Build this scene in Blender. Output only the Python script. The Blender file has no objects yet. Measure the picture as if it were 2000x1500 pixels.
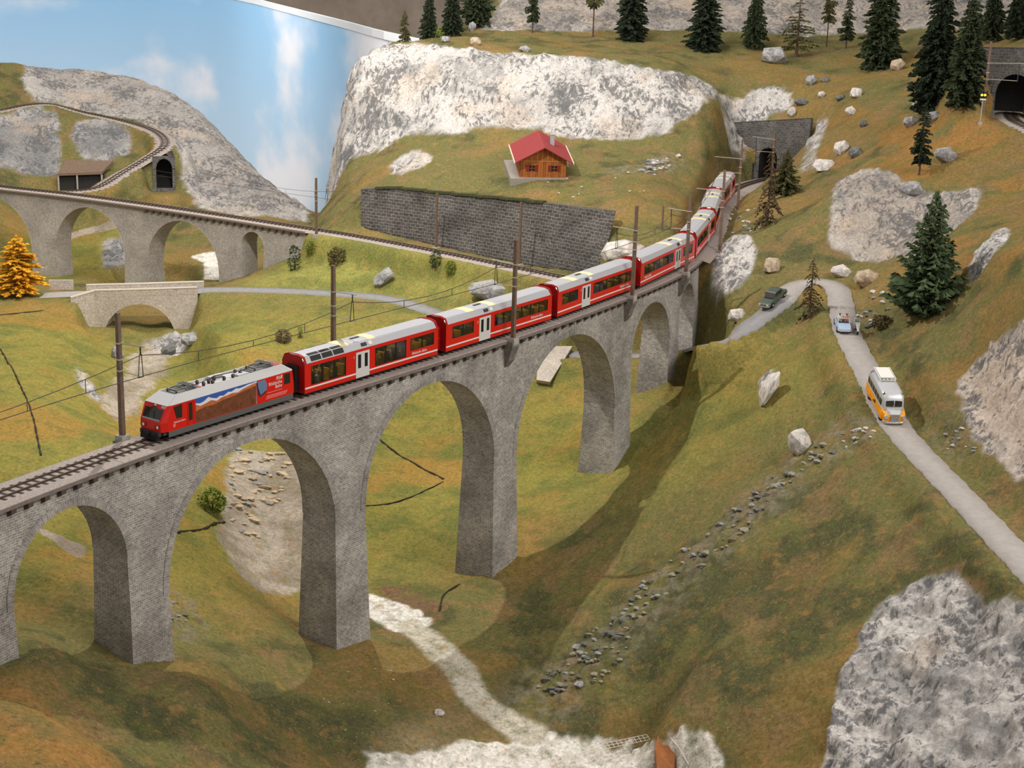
import bpy, bmesh, math, random
import numpy as np
from mathutils import Vector, Matrix
from mathutils.geometry import delaunay_2d_cdt

random.seed(7)
rng = np.random.default_rng(11)
scene = bpy.context.scene
col = scene.collection

# ------------------------------------------------------------------ camera
F, TH, RO, HC = 3000.0, 0.2765, 0.0316, 37.9      # focal length in px of a 2000x1500 frame, pitch, roll, height
CT, ST, CR, SR = math.cos(TH), math.sin(TH), math.cos(RO), math.sin(RO)
cam_data = bpy.data.cameras.new('camera')
cam = bpy.data.objects.new('camera', cam_data)
col.objects.link(cam)
right = Vector((1, 0, 0)); up = Vector((0, ST, CT)); fwd = Vector((0, CT, -ST))
cx = CR * right + SR * up; cy = -SR * right + CR * up
cam.matrix_world = Matrix(((cx.x, cy.x, -fwd.x, 0), (cx.y, cy.y, -fwd.y, 0), (cx.z, cy.z, -fwd.z, HC), (0, 0, 0, 1)))
cam_data.sensor_width = 36.0
cam_data.lens = F / 2000 * 36
cam_data.clip_start = 1.0
cam_data.clip_end = 3000
scene.camera = cam

# ------------------------------------------------------------------ light of the exhibition room
world = bpy.data.worlds.new('room_light'); scene.world = world
world.use_nodes = True
wn = world.node_tree.nodes['Background']
wn.inputs[0].default_value = (1.0, 0.96, 0.93, 1)
wn.inputs[1].default_value = 0.48

def lamp(name, kind, loc, energy, size, color=(1, .96, .91), aim=None):
    d = bpy.data.lights.new(name, kind); d.energy = energy; d.color = color
    o = bpy.data.objects.new(name, d); col.objects.link(o); o.location = loc
    if kind == 'AREA':
        d.shape = 'RECTANGLE'; d.size, d.size_y = size
    else:
        d.shadow_soft_size = size
    if aim is not None:
        o.rotation_euler = (Vector(aim) - Vector(loc)).to_track_quat('-Z', 'Y').to_euler()
    return o
lamp('ceiling_spotlight', 'POINT', (-30, 173, 72), 260000, 0.6)
lamp('ceiling_panel', 'AREA', (120, 70, 120), 215000, (110, 60), aim=(0, 150, -10))
lamp('ceiling_panel', 'AREA', (-45, 235, 125), 240000, (110, 60), aim=(-85, 430, -5))
lamp('backdrop_fill', 'AREA', (-115, 400, 80), 190000, (160, 20), color=(1, .98, .95), aim=(-125, 500, -10))  # added fill with no lamp behind it, brightens the sky panel

scene.view_settings.view_transform = 'Standard'
scene.view_settings.look = 'None'
scene.view_settings.gamma = 1.0
scene.view_settings.use_curve_mapping = False
scene.view_settings.exposure = 0.0

# ------------------------------------------------------------------ helpers
def ray(px, py):
    x = (px - 1000.0) / F; y = -(py - 750.0) / F
    x, y = CR * x - SR * y, SR * x + CR * y
    return np.array([x, CT + y * ST, -ST + y * CT])
def GY(px, py, Y):                       # the point at distance Y seen at that place of the photograph
    d = ray(px, py); return np.array([0, 0, HC]) + d / d[1] * Y
def GZ(px, py, z):
    d = ray(px, py); return np.array([0, 0, HC]) + d * ((z - HC) / d[2])

class MB:
    """collects pieces of one mesh"""
    def __init__(s): s.v = []; s.f = []; s.m = []; s.uv = {}
    def add(s, vs, fs, mi=0, uv=None):
        b = len(s.v)
        if uv is not None:
            for k, q in enumerate(uv): s.uv[b + k] = (float(q[0]), float(q[1]))
        vs = list(vs); s.v.extend(tuple(map(float, v)) for v in vs)
        s.f.extend(tuple(b + i for i in f) for f in fs); s.m.extend([mi] * len(fs)); return s
    def box(s, x0, x1, y0, y1, z0, z1, mi=0, M=None):
        vs = [Vector((x, y, z)) for z in (z0, z1) for y in (y0, y1) for x in (x0, x1)]
        if M is not None: vs = [M @ v for v in vs]
        return s.add(vs, [(0, 2, 3, 1), (4, 5, 7, 6), (0, 1, 5, 4), (2, 6, 7, 3), (0, 4, 6, 2), (1, 3, 7, 5)], mi)
    def bar(s, a, b, w, h=None, mi=0):
        """a rectangular bar from a to b"""
        a = Vector(a); b = Vector(b); h = w if h is None else h
        d = (b - a).normalized()
        u = d.cross(Vector((0, 0, 1)))
        if u.length < 1e-4: u = Vector((1, 0, 0))
        u.normalize(); n = u.cross(d)
        vs = [p + u * (i * w / 2) + n * (j * h / 2) for p in (a, b) for i, j in ((-1, -1), (1, -1), (1, 1), (-1, 1))]
        return s.add(vs, [(3, 2, 1, 0), (4, 5, 6, 7), (0, 1, 5, 4), (1, 2, 6, 5), (2, 3, 7, 6), (3, 0, 4, 7)], mi)
    def tube(s, pts, r, n=6, mi=0, cap=True):
        pts = [Vector(p) for p in pts]; rs = r if hasattr(r, '__len__') else [r] * len(pts)
        vs = []
        for i, p in enumerate(pts):
            d = (pts[min(i + 1, len(pts) - 1)] - pts[max(i - 1, 0)]).normalized()
            u = d.cross(Vector((0, 0, 1)))
            if u.length < 1e-3: u = Vector((1, 0, 0))
            u.normalize(); w = u.cross(d)
            vs += [p + (u * math.cos(2 * math.pi * k / n) + w * math.sin(2 * math.pi * k / n)) * rs[i] for k in range(n)]
        fs = [(i * n + k, i * n + (k + 1) % n, (i + 1) * n + (k + 1) % n, (i + 1) * n + k) for i in range(len(pts) - 1) for k in range(n)]
        if cap: fs += [tuple(range(n - 1, -1, -1)), tuple((len(pts) - 1) * n + k for k in range(n))]
        return s.add(vs, fs, mi)
    def sweep(s, prof, path, mi=0, closed=True, cap=True):
        """prof: (offset to the left, height) list; path: list of (point, left normal)"""
        k = len(prof); vs = []
        for p, n in path:
            vs += [(p[0] + n[0] * a, p[1] + n[1] * a, p[2] + b) for a, b in prof]
        m = len(path); fs = []
        for i in range(m - 1):
            for j in range(k if closed else k - 1):
                j2 = (j + 1) % k
                fs.append((i * k + j, i * k + j2, (i + 1) * k + j2, (i + 1) * k + j))
        if closed and cap: fs += [tuple(range(k - 1, -1, -1)), tuple((m - 1) * k + j for j in range(k))]
        return s.add(vs, fs, mi)
    def grid(s, rows, uvs=None, mi=0, flip=False):
        """a sheet through rows of points"""
        n = len(rows[0]); vs = [p for r in rows for p in r]
        fs = [(i * n + j, i * n + j + 1, (i + 1) * n + j + 1, (i + 1) * n + j) for i in range(len(rows) - 1) for j in range(n - 1)]
        if flip: fs = [f[::-1] for f in fs]
        return s.add(vs, fs, mi, None if uvs is None else [q for r in uvs for q in r])
    def build(s, name, mats, parent=None, loc=None, smooth=False):
        me = bpy.data.meshes.new(name); me.from_pydata(s.v, [], s.f)
        for m in (mats if isinstance(mats, (list, tuple)) else [mats]): me.materials.append(m)
        if len(set(s.m)) > 1 or (s.m and s.m[0]): me.polygons.foreach_set('material_index', s.m)
        if smooth: me.polygons.foreach_set('use_smooth', [True] * len(me.polygons))
        if s.uv:
            ul = me.uv_layers.new(name='UVMap')
            for lp in me.loops: ul.data[lp.index].uv = s.uv.get(lp.vertex_index, (0, 0))
        me.update()
        return link(name, me, parent, loc)
def link(name, me, parent=None, loc=None):
    o = bpy.data.objects.new(name, me); col.objects.link(o)
    if parent is not None: o.parent = parent
    if loc is not None: o.location = loc
    return o
def tag(o, label, cat, group=None, kind=None):
    o['label'] = label; o['category'] = cat
    if group: o['group'] = group
    if kind: o['kind'] = kind
    return o
def thing(name, label, cat, loc=(0, 0, 0), rz=0.0, group=None, kind=None):
    o = bpy.data.objects.new(name, None); col.objects.link(o)
    o.location = loc; o.rotation_euler = (0, 0, rz); o.empty_display_size = .5
    return tag(o, label, cat, group, kind)

# ------------------------------------------------------------------ materials
def srgb(r, g, b):
    f = lambda c: (c / 255 / 12.92) if c <= 10 else ((c / 255 + .055) / 1.055) ** 2.4
    return (f(r), f(g), f(b), 1)
MATS = {}
def mat(name, rgb, rough=.6, metal=0, noise=0, nscale=3.0, emit=0, spec=.3, bump=0):
    if name in MATS: return MATS[name]
    m = bpy.data.materials.new(name); m.use_nodes = True; nt = m.node_tree; N = nt.nodes
    b = N['Principled BSDF']; c = srgb(*rgb)
    b.inputs['Base Color'].default_value = c; b.inputs['Roughness'].default_value = rough
    b.inputs['Metallic'].default_value = metal; b.inputs['Specular IOR Level'].default_value = spec
    if emit:
        b.inputs['Emission Color'].default_value = c; b.inputs['Emission Strength'].default_value = emit
    if noise or bump:
        tc = N.new('ShaderNodeTexCoord'); tx = N.new('ShaderNodeTexNoise')
        tx.inputs['Scale'].default_value = nscale; tx.inputs['Detail'].default_value = 6; tx.inputs['Roughness'].default_value = .65
        nt.links.new(tc.outputs['Object'], tx.inputs['Vector'])
        if noise:
            rp = N.new('ShaderNodeValToRGB'); rp.color_ramp.elements[0].position = .3; rp.color_ramp.elements[1].position = .7
            rp.color_ramp.elements[0].color = tuple(x * (1 - noise) for x in c[:3]) + (1,)
            rp.color_ramp.elements[1].color = tuple(min(1, x * (1 + noise)) for x in c[:3]) + (1,)
            nt.links.new(tx.outputs['Fac'], rp.inputs['Fac']); nt.links.new(rp.outputs['Color'], b.inputs['Base Color'])
        if bump:
            bp = N.new('ShaderNodeBump'); bp.inputs['Strength'].default_value = bump; bp.inputs['Distance'].default_value = .2
            nt.links.new(tx.outputs['Fac'], bp.inputs['Height']); nt.links.new(bp.outputs['Normal'], b.inputs['Normal'])
    MATS[name] = m
    return m

def masonry(name, c1, c2, joint, bw=.55, bh=.24, mortar=.03, stain=.5, uv='UVMap'):
    """coursed stone: brick pattern on a UV map laid out in metres, weathered by noise"""
    m = bpy.data.materials.new(name); m.use_nodes = True; nt = m.node_tree; N = nt.nodes; L = nt.links
    b = N['Principled BSDF']; b.inputs['Roughness'].default_value = .9; b.inputs['Specular IOR Level'].default_value = .15
    um = N.new('ShaderNodeUVMap'); um.uv_map = uv
    br = N.new('ShaderNodeTexBrick'); br.offset = .5
    br.inputs['Scale'].default_value = 1; br.inputs['Brick Width'].default_value = bw; br.inputs['Row Height'].default_value = bh
    br.inputs['Mortar Size'].default_value = mortar; br.inputs['Mortar Smooth'].default_value = .3; br.inputs['Bias'].default_value = 0
    br.inputs['Color1'].default_value = srgb(*c1); br.inputs['Color2'].default_value = srgb(*c2); br.inputs['Mortar'].default_value = srgb(*joint)
    tc = N.new('ShaderNodeTexCoord')
    wn_ = N.new('ShaderNodeTexNoise'); wn_.inputs['Scale'].default_value = 1.3; wn_.inputs['Detail'].default_value = 3; L.new(tc.outputs['Object'], wn_.inputs['Vector'])
    sb = N.new('ShaderNodeVectorMath'); sb.operation = 'SUBTRACT'; L.new(wn_.outputs['Color'], sb.inputs[0]); sb.inputs[1].default_value = (.5, .5, .5)
    sl = N.new('ShaderNodeVectorMath'); sl.operation = 'SCALE'; L.new(sb.outputs['Vector'], sl.inputs[0]); sl.inputs['Scale'].default_value = bh * .9
    av = N.new('ShaderNodeVectorMath'); av.operation = 'ADD'; L.new(um.outputs['UV'], av.inputs[0]); L.new(sl.outputs['Vector'], av.inputs[1])
    L.new(av.outputs['Vector'], br.inputs['Vector'])
    n1 = N.new('ShaderNodeTexNoise'); n1.inputs['Scale'].default_value = .22; n1.inputs['Detail'].default_value = 7; n1.inputs['Roughness'].default_value = .62
    n2 = N.new('ShaderNodeTexNoise'); n2.inputs['Scale'].default_value = 3.1; n2.inputs['Detail'].default_value = 4
    L.new(tc.outputs['Object'], n1.inputs['Vector']); L.new(tc.outputs['Object'], n2.inputs['Vector'])
    r1 = N.new('ShaderNodeMapRange'); r1.inputs[1].default_value = .3; r1.inputs[2].default_value = .7; r1.inputs[3].default_value = 1 - stain; r1.inputs[4].default_value = 1 + stain * .45
    r2 = N.new('ShaderNodeMapRange'); r2.inputs[1].default_value = .25; r2.inputs[2].default_value = .75; r2.inputs[3].default_value = .72; r2.inputs[4].default_value = 1.28
    L.new(n1.outputs['Fac'], r1.inputs[0]); L.new(n2.outputs['Fac'], r2.inputs[0])
    mu = N.new('ShaderNodeMath'); mu.operation = 'MULTIPLY'; L.new(r1.outputs[0], mu.inputs[0]); L.new(r2.outputs[0], mu.inputs[1])
    mx = N.new('ShaderNodeVectorMath'); mx.operation = 'SCALE'; L.new(br.outputs['Color'], mx.inputs[0]); L.new(mu.outputs[0], mx.inputs['Scale'])
    L.new(mx.outputs['Vector'], b.inputs['Base Color'])
    bp = N.new('ShaderNodeBump'); bp.inputs['Strength'].default_value = .5; bp.inputs['Distance'].default_value = .06; bp.invert = True
    L.new(br.outputs['Fac'], bp.inputs['Height']); L.new(bp.outputs['Normal'], b.inputs['Normal'])
    MATS[name] = m
    return m

def uv_metres(o):
    """UV in metres: height against the horizontal run of each face"""
    me = o.data; uvl = me.uv_layers.new(name='UVMap')
    for p in me.polygons:
        n = p.normal
        if abs(n.z) > .75: a = Vector((1, 0, 0)); b = Vector((0, 1, 0))
        else:
            a = Vector((-n.y, n.x, 0)).normalized(); b = Vector((0, 0, 1))
        for li in p.loop_indices:
            co = me.vertices[me.loops[li].vertex_index].co
            uvl.data[li].uv = (co.dot(a), co.dot(b))
    return o

# gradient noise on arrays of points
_perm = np.random.default_rng(3).permutation(256).astype(np.int64)
_perm = np.concatenate([_perm, _perm])
_grad = np.array([(1,1,0),(-1,1,0),(1,-1,0),(-1,-1,0),(1,0,1),(-1,0,1),(1,0,-1),(-1,0,-1),(0,1,1),(0,-1,1),(0,1,-1),(0,-1,-1),(1,1,0),(0,-1,1),(-1,1,0),(0,-1,-1)], np.float32)
def pnoise(P, s=1.0, seed=0.0):
    P = np.asarray(P, np.float32) * np.float32(s) + np.float32(seed * 17.31 + 100.5)
    I = np.floor(P).astype(np.int64); f = P - I; I &= 255
    u = f * f * f * (f * (f * 6 - 15) + 10)
    out = 0
    for dx in (0, 1):
        for dy in (0, 1):
            for dz in (0, 1):
                h = _perm[_perm[_perm[(I[:, 0] + dx) & 255] + ((I[:, 1] + dy) & 255)] + ((I[:, 2] + dz) & 255)] & 15
                g = _grad[h]
                d = g[:, 0] * (f[:, 0] - dx) + g[:, 1] * (f[:, 1] - dy) + g[:, 2] * (f[:, 2] - dz)
                w = (u[:, 0] if dx else 1 - u[:, 0]) * (u[:, 1] if dy else 1 - u[:, 1]) * (u[:, 2] if dz else 1 - u[:, 2])
                out = out + w * d
    return out
def fbm(P, s, oct=3, seed=0, gain=.5):
    r = 0; a = 1.0
    for k in range(oct): r = r + a * pnoise(P, s * 2 ** k, seed + k * 3.7); a *= gain
    return r
def sstep(a, b, x):
    t = np.clip((x - a) / (b - a), 0, 1); return t * t * (3 - 2 * t)
# ------------------------------------------------------------------ lines of railway and road
def catmull(P, step=.5):
    P = [np.array(p, float) for p in P]
    P = [2 * P[0] - P[1]] + P + [2 * P[-1] - P[-2]]
    out = []
    for i in range(1, len(P) - 2):
        a, b, c, d = P[i - 1:i + 3]; n = max(2, int(np.linalg.norm(c - b) / step))
        for k in range(n):
            t = k / n
            out.append(.5 * ((2 * b) + (-a + c) * t + (2 * a - 5 * b + 4 * c - d) * t * t + (-a + 3 * b - 3 * c + d) * t ** 3))
    out.append(P[-2]); return np.array(out)
class Line:
    """a smooth line measured by its length; left normals lie in the plan"""
    def __init__(s, P):
        s.p = catmull(P); d = np.linalg.norm(np.diff(s.p[:, :2], axis=0), axis=1)
        s.s = np.concatenate([[0], np.cumsum(d)]); s.len = s.s[-1]
    def at(s, t): return np.array([np.interp(t, s.s, s.p[:, k]) for k in range(3)])
    def dir(s, t):
        d = s.at(min(t + 1.0, s.len)) - s.at(max(t - 1.0, 0)); d[2] = 0; return d / np.linalg.norm(d)
    def nor(s, t): d = s.dir(t); return np.array([-d[1], d[0], 0])
    def off(s, t, a, z=0): p = s.at(t) + s.nor(t) * a; p[2] += z; return p
    def near(s, x, y): return s.s[np.argmin((s.p[:, 0] - x) ** 2 + (s.p[:, 1] - y) ** 2)]
    def path(s, t0, t1, step=2.0):
        n = max(2, int(abs(t1 - t0) / step) + 1)
        return [(s.at(t), s.nor(t)) for t in np.linspace(t0, t1, n)]
    def dist(s, X, Y):                   # distance of many points and the height of the nearest place of the line
        q = s.p[::2]; D = np.full(X.shape, 400.0); Z = np.zeros(X.shape)
        for a in q:                                             # only the places within 10 m matter
            j0 = max(0, int((math.log(max(a[1] - 10, 30)) - V0) / (V1 - V0) * (NV - 1))); j1 = int((math.log(a[1] + 10) - V0) / (V1 - V0) * (NV - 1)) + 2
            us = sorted([(a[0] + e) / (a[1] + g) for e in (-10, 10) for g in (-10, 10)])
            i0 = max(0, int((us[0] - U0) / (U1 - U0) * (NU - 1))); i1 = int((us[-1] - U0) / (U1 - U0) * (NU - 1)) + 2
            if i1 <= 0 or j1 <= 0: continue
            d = (X[j0:j1, i0:i1] - a[0]) ** 2 + (Y[j0:j1, i0:i1] - a[1]) ** 2
            k = d < D[j0:j1, i0:i1]; D[j0:j1, i0:i1][k] = d[k]; Z[j0:j1, i0:i1][k] = a[2]
        return np.sqrt(D), Z

MAIN = Line([(-49, 74, 0), (-36.5, 99.6, 0), (-27.5, 115.3, 0), (-17.2, 130.3, 0), (-1.6, 152.2, 0), (8.1, 167.5, 0), (17.5, 184.5, 0),
             (22.4, 197.2, 0), (27.0, 216.5, 0), (31.2, 240, 0), (36.6, 259, 0), (44, 272.5, 0), (56, 287, 0)])
ZB = -6.0
BACK = Line([GZ(-260, 322, ZB), GZ(-100, 346, ZB), GZ(0, 362, ZB), GZ(150, 379, ZB), GZ(300, 399, ZB), GZ(450, 421, ZB), GZ(605, 445, ZB), GZ(700, 460, ZB),
             GZ(850, 488, ZB), GZ(1040, 527, ZB), GZ(1130, 545, ZB)])
ROAD = Line([GY(2180, 1290, 100), GY(2000, 1100, 112), GY(1883, 975, 125), GY(1755, 838, 142), GY(1702, 740, 153), GY(1656, 650, 166), GY(1643, 595, 176),
             GY(1632, 560, 182.5), GY(1592, 549, 186), GY(1553, 560, 185), GY(1527, 588, 180.5), GY(1490, 618, 178.3), GY(1440, 651, 176.5), GY(1402, 671, 177.5), GY(1368, 681, 184.5), GY(1344, 688, 191.5),
             GY(1290, 693, 196), GY(1240, 694, 199), GY(1180, 694, 201), GY(1080, 686, 204), GY(950, 650, 207.5), GY(840, 607, 213), GY(750, 582, 219), GY(620, 571, 225), GY(500, 566, 228), GY(400, 566, 229),
             GY(270, 574, 229), GY(150, 575, 229), GY(60, 578, 228), GY(-60, 584, 226), GY(-300, 600, 222)])
TUN = Line([GY(2120, 300, 204), GY(2040, 262, 211), GY(1990, 238, 217), GY(1975, 226, 225), GY(1972, 215, 236)])       # line into the upper tunnel
LOOP = Line([GY(-80, 228, 326), GY(0, 214, 330), GY(50, 204, 334), GY(100, 202, 338), GY(160, 217, 339), GY(230, 232, 336), GY(290, 249, 331), GY(318, 266, 325), GY(320, 284, 319),
             GY(290, 305, 315), GY(240, 335, 310), GY(185, 366, 303), GY(120, 372, 302)])

# ------------------------------------------------------------------ terrain: survey points (place in the photograph, distance)
PTS = [
 # near hill in the lower left corner
 (-250,1500,78),(0,1500,78),(90,1500,80),(175,1500,82),(120,1445,84),(0,1425,84),(-250,1330,88),(0,1335,88),(110,1392,88),(200,1455,86),(240,1500,85),
 (-300,1620,72),(0,1620,72),(250,1620,78),(60,1292,100),(0,1260,101),(-250,1260,100),(200,1335,103),(285,1425,100),(340,1500,96),(420,1620,92),
 (40,1250,100.5),(500,1400,112),(520,1500,104.5),(600,1620,98),(700,1400,118),(700,1495,112.5),(380,1340,107),(450,1290,116),(400,1250,122),(520,1200,132),(285,1292,111),(600,1300,124),
 (690,1250,131.5),(580,1240,134),(640,1335,123.5),(800,1320,127.5),(760,1260,133),(860,1400,120.5),(780,1460,115),
 # stream
 (735,1192,143),(830,1243,135.3),(895,1310,129.3),(955,1390,124.3),(1050,1442,121.3),(1000,1500,117.3),(800,1505,113.5),(1250,1492,118),(1000,1620,110),(1300,1620,110),
 (860,1180,143.5),(1000,1250,135),(1100,1400,122.6),(1040,1330,129),(980,1285,131.5),
 (980,1108,150.2),(870,1122,152),(780,1120,151),(1100,1100,148),(1180,1080,147),(1050,1180,141.5),(1190,1150,140),
 # right slope below the road
 (1250,1250,127.5),(1350,1150,131.5),(1500,1050,133.5),(1650,950,135),(1740,890,135.5),(1300,1400,114.5),(1500,1350,111.5),(1600,1250,115),(1750,1150,117),(1850,1090,117.5),
 (1400,1500,108),(1560,1480,104.5),(1400,1620,102),
 (1600,862,146.5),(1500,965,141.5),(1400,1065,137),(1300,1140,135.5),(1180,1265,128.3),
 (1460,1120,130.5),(1380,1250,122.5),(1700,1030,127),(1800,1000,127.5),
 # pale cliff in the lower right corner
 (1700,1195,114.5),(1780,1140,115.5),(1870,1122,114),(1950,1180,109),(2000,1195,107),(2150,1320,99.5),
 (1640,1330,108.2),(1620,1450,103.5),(1700,1300,109.3),(1700,1400,104.6),(1700,1500,100.2),(1850,1300,106),(1850,1500,96.5),(2000,1320,101.5),(2000,1500,92.5),(2200,1500,88),(1700,1620,95),(2000,1620,88),(2300,1620,80),
 # hill right of the road
 (1810,805,142),(1850,900,132.8),(1960,1000,121.5),(2020,1040,118),(2160,1160,109),
 (1800,745,147.5),(1880,845,137.5),(1930,900,131.7),(2000,955,124.7),(2200,1050,115),
 (2000,780,133.5),(2000,620,140.5),(1900,700,147.5),(1930,780,139),(2200,700,126),(2200,850,119),(1800,690,153.5),(1740,690,155),
 (1850,620,159.5),(1760,610,168.5),(1720,565,178),(2000,480,152.5),(1900,480,168.5),(1800,470,185),(2200,480,140),(1690,528,189),(1620,525,192.5),
 (1950,560,153),(1700,620,168),
 # rock face above the hairpin
 (1618,462,198.5),(1700,500,194),(1800,485,189.5),(1640,350,205),(1700,332,207),(1790,350,205.5),(1850,372,202.5),(1930,362,199.5),(1900,440,186),(1670,420,199.5),
 (1580,430,203),(1500,445,209),(1530,385,221),(1450,420,221),(1440,470,207.5),(1560,500,195),
 (1480,478,199.5),(1432,462,203.5),(1480,540,191.5),(1430,585,190),(1490,565,187),(1400,600,190),(1385,640,186),(1395,470,204),(1390,540,196),
 (1590,260,262),(1562,330,252),(1600,400,218),(1560,370,232),(1620,300,247),(1650,240,252),(1700,280,237),(1750,330,215),(1800,250,230),(1850,262,221),(1900,250,217.5),
 (2000,330,203),(1880,310,208),(2200,330,190),(2060,240,214),(2060,400,185),
 # plateau
 (1420,165,282),(1500,172,281),(1600,182,274),(1700,172,269),(1450,110,300),(1300,90,305),(1600,112,300),(1750,122,289),(1850,150,265),(1900,182,250),(1000,82,300),(850,64,305),(1150,86,303),(760,66,300),
 (1905,120,238),(2100,60,240),(2200,60,235),(1800,70,300),
 # rock at the back
 (1000,62,311),(1150,66,313),(1300,64,317),(1500,66,320),(1700,74,320),(1000,-60,346),(1250,-60,350),(1500,-60,350),(1900,-60,345),(2300,-60,335),(1500,-120,380),(2300,-120,380),(1000,-100,380),
 (926,58,313),(955,5,331),(905,40,330),
 # large white cliff
 (720,84,285),(698,110,282),(686,140,281),(770,84,283),(850,90,280),(960,98,276.5),(1100,111,272.5),(1200,121,270.5),(1290,131,268.5),(1390,152,267.5),
 (676,312,272),(740,300,270.5),(800,264,271),(880,264,267.5),(940,252,268.5),(1000,252,266.5),(1100,264,262.5),(1170,276,260.5),(1290,266,262.5),(1330,240,263.5),(1370,215,265),
 (680,220,277),(760,200,276.5),(900,180,272.5),(1100,190,267.5),(1250,195,266),
 (1400,210,266),(1385,250,258),(1330,305,253),(1395,280,252),(1410,215,270),
 # chalet terrace
 (1050,345,236),(960,350,236),(1120,345,235.5),(900,330,246),(800,320,255),(750,350,252),(1200,330,244),(1290,325,244),(1330,350,238),(1000,300,252),(870,290,260),(1150,310,249),(690,340,262),
 (705,370,243.5),(770,367,240.5),(870,378,236.3),(1030,393,226.5),(1200,414,216.5),
 (705,443,240.8),(860,478,232.5),(1030,514,222.8),(1168,527,213.5),(690,400,247),
 (1214,440,214.5),(1265,438,214),(1330,402,221),(1325,430,212),(1200,492,204.5),(1150,545,205),(1260,380,226),(1280,470,205.5),
 (675,455,240.5),(640,440,249),
 # meadows behind the viaduct
 (470,552,232.5),(550,502,242),(700,502,235),(850,532,224),(950,562,212.5),(650,548,229.5),(800,566,221),(1040,562,213),(1090,600,209),
 (275,650,228),(235,650,229),(335,654,227),(300,622,238),(250,625,237),(420,602,222),(550,652,207),(700,642,206),(450,702,195),(400,642,208),(800,660,200),(335,664,221),(275,702,217),(230,690,219),(200,612,226),(350,745,205),(310,700,214),
 (490,922,171),(520,1000,161.5),(510,1080,153.6),(560,1150,147.6),(440,850,184),(600,960,164),(590,1050,155.5),(400,800,196),
 (80,622,214),(50,702,190),(100,802,165),(100,882,150),(30,862,151),(0,622,213),(-200,622,210),(-200,800,160),(165,745,190),(190,850,160),(150,640,214),(190,700,203),(235,800,188),(280,860,178),
 (100,1100,121),(100,1200,113.5),(60,1040,129),(-200,1000,130),(200,1150,118.5),(0,960,138),
 (400,1002,150),(370,1100,134.5),(420,1180,129.5),(430,902,166),(340,920,158),
 (800,1002,162.5),(800,902,179.5),(750,1100,153),(850,800,194),(880,765,199),(720,800,191),(700,900,178),(950,900,179),(950,740,199),
 (1060,902,177.5),(1080,782,190),(1105,722,196),(1100,1002,160),(1200,925,172),(1270,800,178.5),(1280,765,185),(1340,760,179.5),(1322,735,183),(1345,730,180),(1400,760,173),(1450,722,171.5),(1550,702,165.5),(1400,850,162.5),
 (1300,902,163),(1250,1002,153),(1350,952,152.5),(1560,802,154.5),(1625,780,153.5),(1600,702,163.5),(1580,602,177.8),(1570,640,172.5),(1500,700,169.5),(1480,860,154),(1520,910,149.5),(1330,840,169),(1415,818,167),
 (1420,905,153),(1230,1090,145.5),
 # far side
 (275,548,264),(100,548,271),(480,552,253),(430,522,267.5),(390,482,284),(410,552,254.5),(170,452,299),(30,442,300),(60,542,262),(330,482,284.5),(230,502,275),(-200,500,275),(-200,420,310),(345,560,243),(250,600,234),(540,520,249),
 (120,366,314),(0,332,309),(0,362,300),(-200,340,305),(60,340,312),(0,236,324.5),(110,208,329.5),(100,355,317),(-200,240,320),(150,300,322),(230,290,322),(290,340,311),(340,390,306),(240,390,305),(330,330,314),
 (60,197,345),(150,206,347),(240,216,345),(290,245,338),(345,290,329),(380,380,316),(-200,210,345),(-200,130,352),
 (0,86,352),(40,103,352),(150,107,359),(250,119,359),(290,136,357),(350,163,351),(400,213,345),(470,290,334.5),(540,350,324.5),(605,394,313),
 (400,402,304.5),(500,412,299),(560,425,291),(600,438,281),
 (614,430,262.5),(642,390,268),(668,335,275),(664,220,283),(676,142,285),
]
WPT = []                                  # survey points in metres
for px, py, Y, dx, dy, dz in [(110,1392,88,1,4.5,-5),(200,1455,86,1.5,4.5,-5),(0,1335,88,0,5,-4.5),(240,1500,85,2,4,-5),(120,1445,84,.5,2.5,-2)]: WPT.append(GY(px, py, Y) + np.array([dx, dy, dz]))
for px, py, Y, dx, dy, dz in [(614,430,262.5,-5,6,-9),(642,390,268,-5,8,-14),(668,335,275,-6,8,-18),(664,220,283,-4,6,-26),(676,142,285,-4,8,-36),(722,78,290,-8,24,-40),
                              (605,394,313,3,12,-10),(540,350,324.5,5,20,-18),(470,290,334.5,5,22,-18),(400,213,345,5,24,-18),(350,163,351,4,26,-18),(250,119,359,0,30,-18),(150,107,359,0,30,-18),(0,86,352,0,34,-18),(-300,130,352,0,34,-18),(605,394,313,6,40,-30),(470,290,334.5,5,50,-40)]:
    WPT.append(GY(px, py, Y) + np.array([dx, dy, dz]))
for x in (-160, -110, -70, -40, -10): WPT.append((x, 420, -48))
for x in (-10, 40, 90, 140): WPT.append((x, 420, 34))
for t in np.arange(MAIN.near(24.5, 205), MAIN.len - 14, 6):
    for a in (-3.2, 0, 3.2): q = MAIN.off(t, a, -.45); WPT.append(q)
for t in np.arange(0, ROAD.len, 4.5):
    q = ROAD.at(t)
    if not (GY(150, 574, 229)[0] < q[0] < GY(395, 574, 229)[0] and q[1] > 220):
        for a in (-1.8, 1.8): WPT.append(ROAD.off(t, a, -.1))
PORTAL_T = MAIN.near(44, 272.5)
for a, z in ((-9, 9.6), (-3, 10.6), (0, 10.8), (3, 10.9), (9, 10.2)):
    WPT.append(MAIN.off(PORTAL_T + 1.6, a, z))
for px, py, Y in [(1470, 215, 279), (1540, 215, 276)]: WPT.append(GY(px, py, Y))
for a in (-8, -4, 0, 4, 8): q = TUN.off(TUN.near(*GY(1975, 226, 225)[:2]) + 1.5, a, 9.0); WPT.append(q)

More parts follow.
